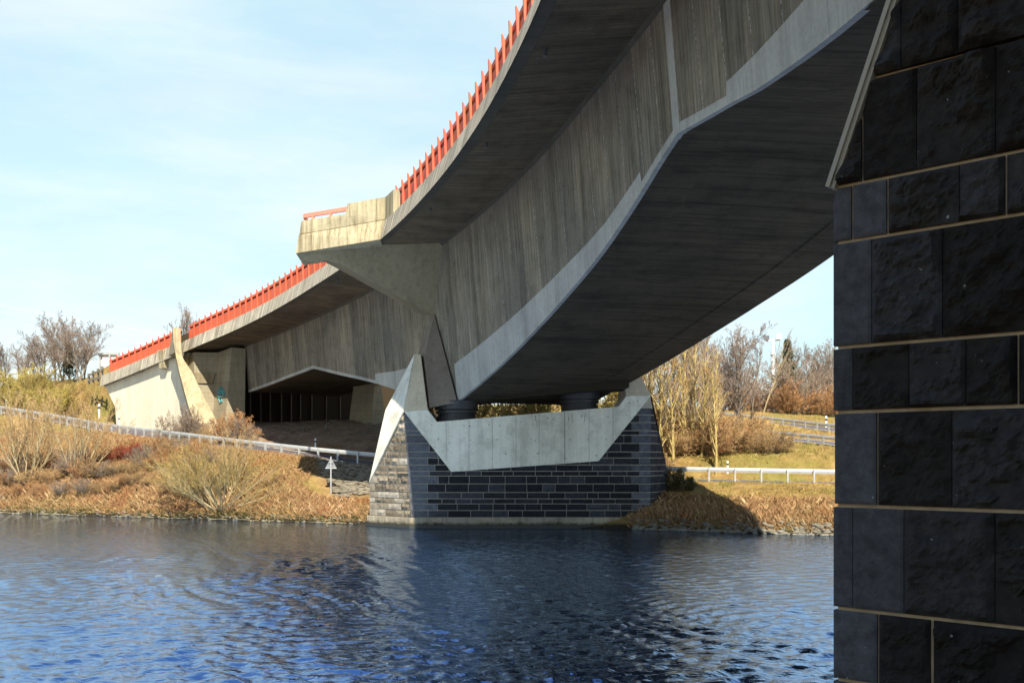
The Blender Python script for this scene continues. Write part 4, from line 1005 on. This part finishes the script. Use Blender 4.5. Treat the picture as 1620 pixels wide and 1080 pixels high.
t = thing('wooden_fence', W(152, 600, 72.5), 'weathered timber post and rail fence where the red parapet ends', 'fence')
fpts = [(140.3, 604, 590.5, 73.6), (147, 602, 586, 73.0), (155, 600.5, 583, 72.2), (161.3, 600, 579.5, 71.4)]
for (x, yb, yt, Y) in fpts:
    m = MB(); b_ = W(x, yb+3, Y); m.box((b_+W(x, yt, Y))/2, (.07, 0, 0), (0, .07, 0), (0, 0, (W(x, yt, Y).z-b_.z)/2)); m.put('post', M['fence_wood'], t)
for k_ in (.30, .88):
    for a, b in zip(fpts, fpts[1:]+[(165, 600, 577, 70.9)]):
        m = MB(); pa = W(a[0], a[2]+(a[1]-a[2])*k_, a[3]); pb = W(b[0], b[2]+(b[1]-b[2])*k_, b[3]); dv = (pb-pa)/2
        m.box((pa+pb)/2-Vector((0, .09, 0)), dv, (0, .03, 0), (0, 0, .075)); m.put('rail', M['fence_wood'], t)

for i, (ya, yb) in enumerate(((481.5, 527), (483.5, 529.5), (492.5, 536), (506.5, 547), (520.5, 559))):
    m = MB(); pts = []
    for j in range(25):
        u = j/24; x = -120+u*440; y = ya+(yb-ya)*(x/258)+4*(4*(x/258-.5)**2-1)*.5*(-1)
        pts.append(W(x, y+1.5*math.sin(0), 150+u*25))
    for a, b in zip(pts, pts[1:]): m.tube(a, b, .035 if i < 3 else .03, n=4)
    nm = ['uppermost', 'second from the top', 'middle', 'fourth from the top', 'lowest'][i]
    tag(m.put('power_line', M['wire']), f'{nm} of the thin overhead power lines crossing the sky at the left', 'power line', 'overhead power lines')

# ------------------------------------------------------------------ vegetation
def seg_mesh(segs, sides):
    S = np.array(segs); P0 = S[:, :3]; P1 = S[:, 3:6]; r0 = S[:, 6]; r1 = S[:, 7]
    d = P1-P0; d /= np.linalg.norm(d, axis=1)[:, None]+1e-9
    a = np.where(np.abs(d[:, 2:3]) < .9, np.array([[0, 0, 1.]]), np.array([[1., 0, 0]])); x = np.cross(a, d); x /= np.linalg.norm(x, axis=1)[:, None]+1e-9; y = np.cross(d, x)
    V = []
    for k in range(sides):
        c, s_ = math.cos(2*math.pi*k/sides), math.sin(2*math.pi*k/sides); o = x*c+y*s_
        V.append(P0+o*r0[:, None]); V.append(P1+o*r1[:, None])
    V = np.stack(V, 1); n = len(S); base = np.arange(n)[:, None]*(2*sides); Fs = []
    for k in range(sides):
        k2 = (k+1) % sides; Fs.append(np.stack([base[:, 0]+2*k, base[:, 0]+2*k2, base[:, 0]+2*k2+1, base[:, 0]+2*k+1], 1))
    return V.reshape(-1, 3), np.concatenate(Fs)
def grow(rr, p, d, L, r, lev, P, S):
    nseg = P['seg'][lev]; q = Vector(p); d = Vector(d).normalized(); pts = [(q.copy(), r, d.copy())]
    for i in range(nseg):
        d = (d+Vector((rr.gauss(0, 1), rr.gauss(0, 1), rr.gauss(0, .7)))*P['wob'][lev]+Vector((0, 0, P['up'][lev]))).normalized()
        q2 = q+d*L/nseg; r2 = r*(1-.75*(i+1)/nseg) if lev or True else r
        S[lev].append((*q, *q2, max(P['rmin'], pts[-1][1]), max(P['rmin'], r2))); q = q2; pts.append((q.copy(), r2, d.copy()))
    if lev+1 < P['lev']:
        nch = P['n'][lev]
        for c in range(nch):
            t = P['start'][lev]+(1-P['start'][lev])*(c+rr.random())/nch; k = min(len(pts)-2, int(t*nseg)); fr = t*nseg-k
            b = pts[k][0].lerp(pts[k+1][0], fr); bd = pts[k+1][2]; az = rr.uniform(0, 6.283); o = bd.orthogonal().normalized(); o.rotate(Matrix.Rotation(az, 3, bd))
            an = math.radians(P['ang'][lev]*rr.uniform(.7, 1.25)); nd = bd*math.cos(an)+o*math.sin(an)
            grow(rr, b, nd, L*P['len'][lev]*rr.uniform(.6, 1.15)*(1.15-.6*t), max(P['rmin'], pts[k][1]*.6), lev+1, P, S)
def make_plant(seed, H, r, P, stems=1, spread=0, lean=None):
    rr = random.Random(seed); S = [[] for _ in range(P['lev'])]
    for i in range(stems):
        a = rr.uniform(0, 6.283) if stems > 1 else 0; sp = math.radians(rr.uniform(.15, 1)*spread)
        d = Vector((math.cos(a)*math.sin(sp), math.sin(a)*math.sin(sp), math.cos(sp)))
        if lean: d = (d+Vector(lean)).normalized()
        b = Vector((math.cos(a), math.sin(a), 0))*rr.uniform(0, .12)*min(stems, 6)*.3+Vector((0, 0, -.15))
        grow(rr, b, d, H*rr.uniform(.75, 1), r*rr.uniform(.7, 1), 0, P, S)
    tr = S[0]+S[1] if P['lev'] > 3 else S[0]; cr = sum(S[2:], []) if P['lev'] > 3 else sum(S[1:], [])
    return tr, cr, S
def leaves(rr, segs, n, size):
    V = np.zeros((n*3, 3)); L = len(segs)
    for i in range(n):
        s = segs[rr.randrange(L)]; p = Vector(s[:3]).lerp(Vector(s[3:6]), rr.random())+Vector((rr.gauss(0, .04), rr.gauss(0, .04), rr.gauss(0, .04)))
        a = Vector((rr.gauss(0, 1), rr.gauss(0, 1), rr.gauss(0, 1))).normalized()*size; b = a.orthogonal().normalized()*size*.6
        V[3*i] = p; V[3*i+1] = p+a+b; V[3*i+2] = p+a-b
    return V, np.arange(n*3).reshape(-1, 3)
def mesh_of(name, V, Fc, mt, smooth=False):
    o = fast(name, V, Fc, mt, None, (0, 0, 0), smooth); sc.collection.objects.unlink(o); me = o.data; bpy.data.objects.remove(o); return me
def proto(seed, H, r, P, stems=1, spread=0, bark='bark_grey', twig='twig_grey', leaf=None, nleaf=0, lsize=.05, lean=None):
    tr, cr, S = make_plant(seed, H, r, P, stems, spread, lean)
    out_ = [('trunk', mesh_of('trunk', *seg_mesh(tr, 6), M[bark], True)), ('crown', mesh_of('crown', *seg_mesh(cr, 3), M[twig]))]
    if leaf: out_.append(('foliage', mesh_of('foliage', *leaves(random.Random(seed+5), S[-1], nleaf, lsize), M[leaf])))
    return out_
def plant(pr, name, x, y, rot, s, label, cat, group=None, z=None, sz=None, stemname=None, tilt=(0, 0)):
    z = gz(x, y) if z is None else z
    t = thing(name, (x, y, z-.03), label, cat, group); t.rotation_euler = (tilt[0], tilt[1], rot); t.scale = (s, s, s*(sz or 1))
    for (nm, me) in pr:
        o = bpy.data.objects.new((stemname or 'stems') if nm == 'trunk' and cat == 'shrub' else nm, me); link(o, t)
    return t
P_pop = dict(lev=4, seg=[9, 5, 4, 3], wob=[.035, .07, .12, .18], up=[.02, .07, .05, .02], n=[20, 6, 5], start=[.16, .15, .15], ang=[27, 34, 40], len=[.28, .45, .5], rmin=.0065)
P_bare = dict(lev=5, seg=[6, 6, 4, 3, 2], wob=[.06, .10, .13, .16, .2], up=[.03, .06, .04, .02, .02], n=[11, 7, 5, 4], start=[.22, .2, .15, .1], ang=[34, 36, 36, 38], len=[.52, .5, .5, .6], rmin=.0065)
P_bush = dict(lev=4, seg=[6, 4, 3, 2], wob=[.10, .14, .18, .2], up=[.02, .03, .02, 0], n=[9, 7, 5], start=[.12, .1, .1], ang=[34, 38, 42], len=[.48, .5, .55], rmin=.006)
P_will = dict(lev=4, seg=[9, 6, 4, 2], wob=[.06, .08, .10, .15], up=[.055, .05, .04, .03], n=[9, 6, 4], start=[.22, .2, .15], ang=[24, 26, 30], len=[.50, .5, .5], rmin=.006)
pop = [proto(31+i, 6.9, .074, P_pop, bark='bark_gold', twig=('twig_grey', 'twig_brown', 'twig_grey')[i]) for i in range(3)]
bare = [proto(51+i, 5.4, .085, P_bare, stems=3, spread=26, bark='bark_grey', twig='twig_grey') for i in range(2)]
bushB = [proto(71, 1.9, .022, P_bush, 16, 55, 'bark_grey', 'twig_brown'), proto(72, 1.9, .022, P_bush, 16, 55, 'bark_grey', 'twig_rust'), proto(73, 2.2, .024, P_bush, 14, 50, 'bark_pale', 'twig_grey')]
bushR = proto(74, 1.8, .02, P_bush, 14, 45, 'twig_red', 'twig_red')
yell = [proto(81+i, 2.6, .04, P_bush, 10, 40, 'bark_pale', 'twig_yellow', 'leaf_yellow', 5200, .035) for i in range(2)]
wil = [proto(91, 4.3, .045, dict(P_will, up=[.032, .04, .04, .03]), 26, 84, 'bark_pale', 'twig_yellow'), proto(92, 5.0, .05, P_will, 9, 42, 'bark_pale', 'twig_brown'), proto(93, 5.0, .07, P_will, 2, 8, 'bark_pale', 'twig_grey')]

proto_gap = [bushB[0], yell[1]]
def XY(px, Y): return (px-810)/F*Y, Y
ORD = [f'number {i}' for i in range(1, 61)] if False else ['first', 'second', 'third', 'fourth', 'fifth', 'sixth', 'seventh', 'eighth', 'ninth', 'tenth', 'eleventh', 'twelfth', 'thirteenth', 'fourteenth', 'fifteenth', 'sixteenth', 'seventeenth', 'eighteenth', 'nineteenth', 'twentieth', 'twenty-first', 'twenty-second', 'twenty-third', 'twenty-fourth', 'twenty-fifth', 'twenty-sixth', 'twenty-seventh', 'twenty-eighth', 'twenty-ninth', 'thirtieth', 'thirty-first', 'thirty-second', 'thirty-third', 'thirty-fourth', 'thirty-fifth']
# golden barked thicket right of the far pier
rp = random.Random(17); g_ = []
px = 1003
while px < 1140:
    near_edge = max(0, (px-1095)/60); g_.append((px, rp.uniform(47.2, 53), rp.uniform(.95, 1.2)*(1-.22*near_edge))); px += rp.uniform(4, 7.5)
for i, (px, Y, s) in enumerate(g_):
    x, y = XY(px, Y); plant(pop[i % 3], 'poplar_tree', x, y, i*2.1, s, f'{ORD[i]} slender golden-barked tree counting right from the far pier', 'tree', 'slender trees right of the far pier', sz=.94)
for i, (px, Y, s) in enumerate([(885, 62, 1), (800, 58, 1), (760, 60, 1)]):
    x, y = XY(px, Y); plant(pop[i % 3], 'poplar_tree', x, y, i*1.3+.5, s*.8, f'{ORD[i]} tree behind the bearing gap of the far pier, from the right', 'tree', 'trees behind the bearing gap')
for i, (px, Y) in enumerate([(735, 49), (765, 51), (792, 49.5), (820, 51), (848, 49), (876, 51), (905, 50), (935, 51), (962, 49), (990, 50)]):
    x, y = XY(px, Y); plant(proto_gap[i % 2], 'thicket_bush', x, y, i*1.9, 1.55, f'{ORD[i]} golden thicket bush behind the far pier bearings, from the left', 'shrub', 'bushes behind the bearing gap', sz=1.1)
b_ = [(1098, 60, 1.15, 0), (1128, 63, 1.18, 1), (1158, 60, 1.05, 0), (1185, 62, 1.02, 1), (1262, 92, 1.0, 0), (1285, 90, 1.05, 1), (1300, 96, 1.15, 0), (1312, 88, 1.0, 1), (1240, 100, .9, 0)]
lb = ['tall bare tree rising highest just right of the golden thicket', 'tall spreading bare tree right of the golden thicket, with the widest crown', 'bare tree with fanned grey branches left of the floodlight mast', 'lower bare tree nearest the floodlight mast on its left', 'bare tree right behind the dark conifer', 'bare tree half way between the conifer and the near pier', 'tallest bare tree close to the near pier edge', 'bare tree touching the near pier edge', 'small bare tree just left of the dark conifer']
for i, (px, Y, s, k_) in enumerate(b_):
    x, y = XY(px, Y); plant(bare[k_], 'bare_tree', x, y, i*1.7+.3, s, lb[i], 'tree', 'leafless trees on the right bank')
x, y = XY(1207, 74); plant(wil[2], 'leaning_tree', x, y, 0, 1.0, 'pale leaning bare tree crossing in front of the floodlight mast', 'tree', tilt=(0, .25), sz=1.35)
# left bank trees against the sky
l_ = [(8, 92, .82, 0), (32, 90, .85, 1), (50, 94, .95, 0), (68, 92, 1.0, 1), (88, 89, 1.35, 0), (100, 92, 1.28, 1), (112, 88, 1.05, 0), (124, 86, 1.18, 1), (133, 87, 1.1, 0), (-14, 92, .9, 1)]
ll = ['bare tree second from the left edge behind the yellow willows', 'low bare tree with a round twiggy crown at the far left', 'bare tree left of the tallest one on the left skyline', 'broad bare tree behind the second yellow willow', 'tallest bare tree on the left skyline, forked crown', 'bare tree just right of the tallest on the left skyline', 'shorter bare tree in the gap between the tallest and the slim pair', 'slim upright bare tree left of the timber fence', 'slim bare tree nearest the timber fence', 'bare tree at the left picture edge']
for i, (px, Y, s, k_) in enumerate(l_):
    x, y = XY(px, Y); plant(bare[k_], 'bare_tree', x, y, i*2.3, s*.82, ll[i], 'tree', 'leafless trees on the left skyline', sz=.95)
x, y = XY(300, 84); plant(bare[0], 'bare_tree', x, y, 1, 1.0, 'small bare tree top showing above the red parapet beside the buttress', 'tree', z=W(300, 545, 84).z-2.7)
x, y = XY(283, 86); plant(bare[1], 'bare_tree', x, y, 2, .8, 'faint twiggy tree top just left of the buttress head', 'tree', z=W(283, 548, 86).z-2.6)
# yellow willows on the left
y_ = [(2, 78, 1.35), (22, 80, 1.25), (44, 77, 1.5), (66, 76, 1.15), (84, 78, 1.4), (100, 75, .95), (30, 73.5, .95), (58, 72.5, .95), (82, 72, .85)]
for i, (px, Y, s) in enumerate(y_):
    x, y = XY(px, Y); plant(yell[i % 2], 'yellow_willow', x, y, i*1.1, s, f'{ORD[i]} yellow willow bush from the left edge, {"back row" if i < 6 else "front row"}', 'shrub', 'yellow willow bushes at the left')
# big sprawling willows at the water
for i, (px, Y, s, rot, k_, lab) in enumerate([(348, 45.4, .84, .4, 0, 'big sprawling pale willow at the waterline, midway along the left bank'), (318, 46.6, .62, 2.2, 0, 'low willow fan reaching out left over the water beside the big sprawling one'), (118, 51.5, .9, 2.4, 1, 'many stemmed pale willow on the lower left bank'), (42, 52.4, 1.0, 3.1, 1, 'tall slanting pale willow near the left edge of the bank'), (14, 53.5, .9, 1.2, 1, 'pale willow cut by the left picture edge'), (372, 46.3, .6, 5.1, 1, 'upright willow stems just right of the big sprawling one')]):
    x, y = XY(px, Y); plant(wil[k_], 'willow_shrub', x, y, rot, s, lab, 'shrub', 'willows on the left bank', sz=.92)
# brown scrub filling the left bank
rs = random.Random(12); i = 0
row = []
for py_, Yoff in ((0, 1.4), (1, 3.0), (2, 4.8), (3, 7.0)):
    px = -20
    while px < 350-py_*20:
        Y = float(Ysh((px-810)/F*50))+Yoff+rs.uniform(-.5, .5); row.append((px+rs.uniform(-8, 8), Y, py_)); px += rs.uniform(15, 23)
names = ['row at the left shore', 'left bank second row', 'left bank third row', 'left bank top row']
cnt = [0]*4
for (px, Y, k_) in row:
    x, y = XY(px, Y)
    if gz(x, y) < .1: continue
    s = rs.uniform(.5, .75) if k_ in (1, 2) else rs.uniform(.32, .5) if k_ == 0 else rs.uniform(.28, .4)
    red = k_ in (2, 3) and 165 < px < 215
    plant(bushR if red else bushB[rs.choice((0, 0, 1, 2))], 'scrub_bush', x, y, rs.uniform(0, 6), s*(.8 if k_ == 3 else 1), f'{"red" if red else "brown"} scrub bush, {ORD[cnt[k_]]} from the left in the {names[k_]}', 'shrub', 'scrub bushes on the left bank', sz=.8); cnt[k_] += 1
# bushes at the abutment
for (px, Y, s, k_, lab) in [(287, 57.5, .95, 2, 'round twiggy bush in front of the wing wall left of the buttress'), (303, 57, .75, 2, 'small twiggy bush at the buttress foot, on its left'), (366, 57, 1.0, 1, 'rust coloured bush in front of the sprayed pillar'), (385, 56.5, .75, 2, 'pale twiggy bush right of the rust coloured one, against the dark underpass'), (352, 56.8, .8, 1, 'rusty bush between the buttress foot and the sprayed pillar'), (318, 55.6, .55, 0, 'low brown bush behind the guardrail below the buttress')]:
    x, y = XY(px, Y); plant(bushB[k_], 'twiggy_bush', x, y, px, s, lab, 'shrub', 'bushes at the abutment')
# scrub among the trees right of the pier
rs = random.Random(5); k_ = 0
for px, Y, s in [(1012, 47, .8), (1030, 46.8, .7), (1048, 47, .75), (1066, 49, .9), (1084, 49.5, .95), (1100, 49, .9), (1116, 48.6, 1.0), (1132, 48.8, 1.0), (1146, 49.4, 1.0), (1160, 50, .95), (1176, 51, .9), (1104, 53, 1.2), (1128, 54, 1.25), (1150, 54.5, 1.15), (1172, 55, 1.05), (1194, 56, .9), (1030, 52, 1.2), (1060, 53, 1.3), (1085, 54, 1.3)]:
    x, y = XY(px, Y); k_ += 1
    plant(bushB[rs.choice((0, 1, 0))] if s > .9 else yell[0] if k_ % 5 == 0 else bushB[0], 'undergrowth_bush', x, y, k_*1.9, s, f'{ORD[k_-1]} undergrowth bush of the thicket between far pier and middle road', 'shrub', 'bushes in the thicket right of the pier', sz=.9)
for (px, Y, s, lab) in [(1222, 48.4, .85, 'wide low bush standing alone in front of the middle road'), (1205, 48.8, .6, 'small bush leaning on the left side of the lone wide bush'), (1238, 49, .5, 'small bush on the right side of the lone wide bush')]:
    x, y = XY(px, Y); plant(bushB[0], 'twiggy_bush', x, y, px, s, lab, 'shrub', sz=.9)
k_ = 0
for px, Y, s in [(1185, 76, 1.4), (1205, 78, 1.3), (1236, 74, 1.5), (1252, 76, 1.9), (1262, 74, 1.5), (1275, 77, 1.6), (1288, 75, 1.3), (1300, 78, 1.6), (1312, 76, 1.5), (1168, 79, 1.5), (1150, 80, 1.6), (1130, 80, 1.5), (1322, 74, 1.4)]:
    x, y = XY(px, Y); k_ += 1; plant(bushB[k_ % 2] if k_ % 4 else bushB[2], 'hillside_bush', x, y, k_*2.2, s*(.6+.07*(k_*5%7)), f'hillside bush {ORD[k_-1]} behind the uppermost road on the right', 'shrub', 'bushes behind the uppermost road')
# conifer
rc = random.Random(3); S_ = []; NV = []
for i in range(1500):
    t = rc.random()**.8; z = 1.0+t*4.8; rad_ = (1-t)*1.35*(.75+.35*math.sin(z*7))+.05; a = rc.uniform(0, 6.283); u = rc.random()**.5
    p = Vector((math.cos(a)*rad_*u, math.sin(a)*rad_*u, z-.25*u*rad_)); d = Vector((math.cos(a), math.sin(a), -.15+rc.gauss(0, .3))).normalized()
    for j in range(3):
        e_ = (d+Vector((rc.gauss(0, .5), rc.gauss(0, .5), rc.gauss(0, .4)))).normalized()*.26; w = e_.orthogonal().normalized()*.05
        NV += [p-w, p+w, p+e_]
cv = np.array([tuple(v) for v in NV])
con = [('trunk', mesh_of('trunk', *seg_mesh([(0, 0, -.2, 0, 0, 6.1, .12, .02)]+[(0, 0, 1+k_*.3, math.cos(k_*2.4)*(1.3-k_*.075), math.sin(k_*2.4)*(1.3-k_*.075), .95+k_*.3, .03, .01) for k_ in range(15)], 6), M['bark_grey'], True)), ('crown', mesh_of('crown', cv, np.arange(len(cv)).reshape(-1, 3), M['needles']))]
x, y = XY(1246, 84); plant(con, 'conifer', x, y, 0, 1.05, 'dark pointed conifer right of the floodlight mast', 'tree')
x, y = XY(110, 88); plant(con, 'conifer', x, y, 0, .62, 'small rusty conifer among the bare trees left of the timber fence', 'tree')

# grass, reeds, shore stones: what nobody could count
def blades(name, n, xr, yr, h0, h1, w, mt, ok, seed, bend=.5, mask=None):
    w *= .8
    g = np.random.default_rng(seed); X = g.uniform(*xr, n); Y = g.uniform(*yr, n) if not callable(yr) else yr(g, X)
    k = ok(X, Y); X, Y = X[k], Y[k]; Z = height2(X, Y); k = Z > .04; X, Y, Z = X[k], Y[k], Z[k]; n = len(X)
    H = g.uniform(h0, h1, n); a = g.uniform(0, 6.283, n); wv_ = np.stack([np.cos(a), np.sin(a), np.zeros(n)], 1)*w*g.uniform(.6, 1.4, (n, 1))
    b = g.normal(0, bend, (n, 3))*H[:, None]; b[:, 2] = 0
    P = np.stack([X, Y, Z-.03], 1); up = np.zeros((n, 3)); up[:, 2] = H
    V = np.stack([P-wv_, P+wv_, P+up*.62+b*.35+wv_*.6, P+up+b], 1).reshape(-1, 3); i = np.arange(n)[:, None]*4
    Fc = np.concatenate([i+np.array([[0, 1, 2]]), i+np.array([[0, 2, 3]])])
    return tag(fast(name, V, Fc, mt, None, (0, 0, 0)), kind='stuff')
def off_road(X, Y):
    ok = np.ones(len(X), bool)
    for Q, lo, hi in ((railQ, .2, ROAD_W+.2), (road2Q, -1.9, 1.9), (road3Q, -1.9, 1.9)):
        for s0 in range(0, len(X), 20000):
            d, z, sd = near_line(X[s0:s0+20000], Y[s0:s0+20000], Q); ok[s0:s0+20000] &= ~((sd > lo) & (sd < hi) & (d < 5))
    return ok
def in_view(X, Y): return (np.abs(X/Y) < .56) & (Y > Ysh(X))
def under(X, Y):
    a = np.arctan2(Y-CC[1], X-CC[0]); r = np.hypot(X-CC[0], Y-CC[1])-RAD; s = (TH0-a)*RAD
    return (r > 0) & (r < 12) & (s < -4)
riprap = lambda X, Y: (X > -9.6+.5*(48.9-Y)) & (X < -4.6) & (Y > 45.4) & (Y < 49)
blades('dry_grass', 90000, (-36, 22), (33, 76), .05, .17, .012, M['drygrass'], lambda X, Y: in_view(X, Y) & off_road(X, Y) & ~under(X, Y) & ~riprap(X, Y), 1, .6)
def shoreband(lo, hi): return lambda g, X: Ysh(X)+g.uniform(lo, hi, len(X))
blades('bank_reeds', 110000, (-30, 15), shoreband(.0, 2.6), .05, .22, .007, M['reed'], lambda X, Y: in_view(X, Y) & ~((X > -5.9) & (X < 4.6)), 2, .6)
blades('bank_reeds', 9000, (-30, 15), shoreband(.2, 2.2), .2, .46, .006, M['reed'], lambda X, Y: in_view(X, Y) & ~((X > -6.3) & (X < 5.5)), 22, .35)
blades('bank_reeds', 42000, (4.6, 13), shoreband(.1, 1.25), .05, .18, .006, M['reed'], in_view, 3, .55)
blades('bank_reeds', 7000, (5.0, 13), shoreband(.2, 1.3), .15, .42, .005, M['reed'], in_view, 33, .3)
blades('tall_dead_grass', 90000, (-33, -9.5), shoreband(1.2, 12), .08, .26, .007, M['reed'], lambda X, Y: in_view(X, Y) & off_road(X, Y), 4, .5)
blades('low_bramble', 12000, (-30, 14), shoreband(-.02, .22), .04, .14, .022, M['ivy'], lambda X, Y: in_view(X, Y) & ~((X > -6.0) & (X < 5.2)), 5, .9)
def pebbles(name, n, pos, smin, smax, mt, seed, flat=.55):
    g = np.random.default_rng(seed); bm = bmesh.new(); bmesh.ops.create_icosphere(bm, subdivisions=1, radius=1); v0 = np.array([tuple(v.co) for v in bm.verts]); f0 = np.array([[v.index for v in f.verts] for f in bm.faces]); bm.free()
    X, Y = pos(g, n); Z = height2(X, Y); V = []; Fc = []
    for i in range(len(X)):
        s = g.uniform(smin, smax); q = v0*(1+g.normal(0, .16, (len(v0), 1)))*np.array([s*g.uniform(.8, 1.5), s*g.uniform(.8, 1.3), s*flat]); a = g.uniform(0, 6.28)
        c, s_ = math.cos(a), math.sin(a); q = np.stack([q[:, 0]*c-q[:, 1]*s_, q[:, 0]*s_+q[:, 1]*c, q[:, 2]], 1)
        V.append(q+np.array([X[i], Y[i], max(Z[i], .0)+s*.1])); Fc.append(f0+i*len(v0))
    return tag(fast(name, np.concatenate(V), np.concatenate(Fc), mt, None, (0, 0, 0)), kind='stuff')
def ppos(xr, lo, hi):
    def f(g, n): X = g.uniform(*xr, n); return X, Ysh(X)+g.uniform(lo, hi, n)
    return f
pebbles('shore_stones', 520, ppos((4.7, 13.5), -.1, .45), .05, .16, M['rock'], 7)
pebbles('shore_stones', 260, ppos((-28, -6.2), -.05, .2), .04, .10, M['rock'], 8)
def pave(g, n):
    X = g.uniform(-10.2, -5.0, n); Y = g.uniform(45.6, 48.9, n); k = X > -9.6+.5*(48.9-Y); return X[k], Y[k]
pebbles('slope_paving', 1500, pave, .10, .24, M['paving'], 9, .30)

blades('bank_grass', 60000, (4.6, 24), lambda g, X: g.uniform(37, 56, len(X)), .03, .10, .010, M['greengrass'], lambda X, Y: in_view(X, Y) & (Y > Ysh(X)+1.3) & off_road(X, Y), 41, .6)
ivy = proto(77, 1.1, .02, P_bush, 14, 60, 'bark_grey', 'twig_brown', 'ivy', 5200, .045)
for px, Y, s_, lab in [(1066, 41.2, .85, 'dark round ivy bush in the shade hugging the right side of the far pier'), (1082, 40.9, .6, 'smaller dark bush just right of the round one beside the far pier')]:
    x, y = XY(px, Y); plant(ivy, 'dark_bush', x, y, px, s_, lab, 'shrub')
def rub(g, n):
    s = g.uniform(-24, -7, n); o = g.uniform(.5, 10, n); a = TH0-s/RAD; X = CC[0]+(RAD+o)*np.cos(a); Y = CC[1]+(RAD+o)*np.sin(a)
    q = Y > Ysh(X)+14; X, Y = X[q], Y[q]; d, z, sd = near_line(X, Y, railQ); q = sd > ROAD_W+.4; return X[q], Y[q]
pebbles('rubble', 420, rub, .03, .14, M['rock'], 15)
def sticks(n, seed):
    g = random.Random(seed); S = []
    for i in range(n):
        x = g.uniform(-27, -6.5) if g.random() < .7 else g.uniform(5.2, 12.5); y = float(Ysh(x))+g.uniform(-.35, .5); z = max(0, gz(x, y)); a = g.uniform(-.5, .5)+(3.14 if g.random() < .5 else 0); L = g.uniform(.25, 1.0); p = Vector((x, y, z+.02))
        d = Vector((math.cos(a), math.sin(a)*.6, g.uniform(-.05, .25)))
        for k in range(4):
            q = p+d*L/4; S.append((*p, *q, .012-.002*k, .010-.002*k)); p = q; d = (d+Vector((g.gauss(0, .25), g.gauss(0, .25), g.gauss(0, .15)))).normalized()
    V, Fc = seg_mesh(S, 4); return tag(fast('driftwood', V, Fc, M['bark_pale'], None, (0, 0, 0)), kind='stuff')
sticks(150, 3)
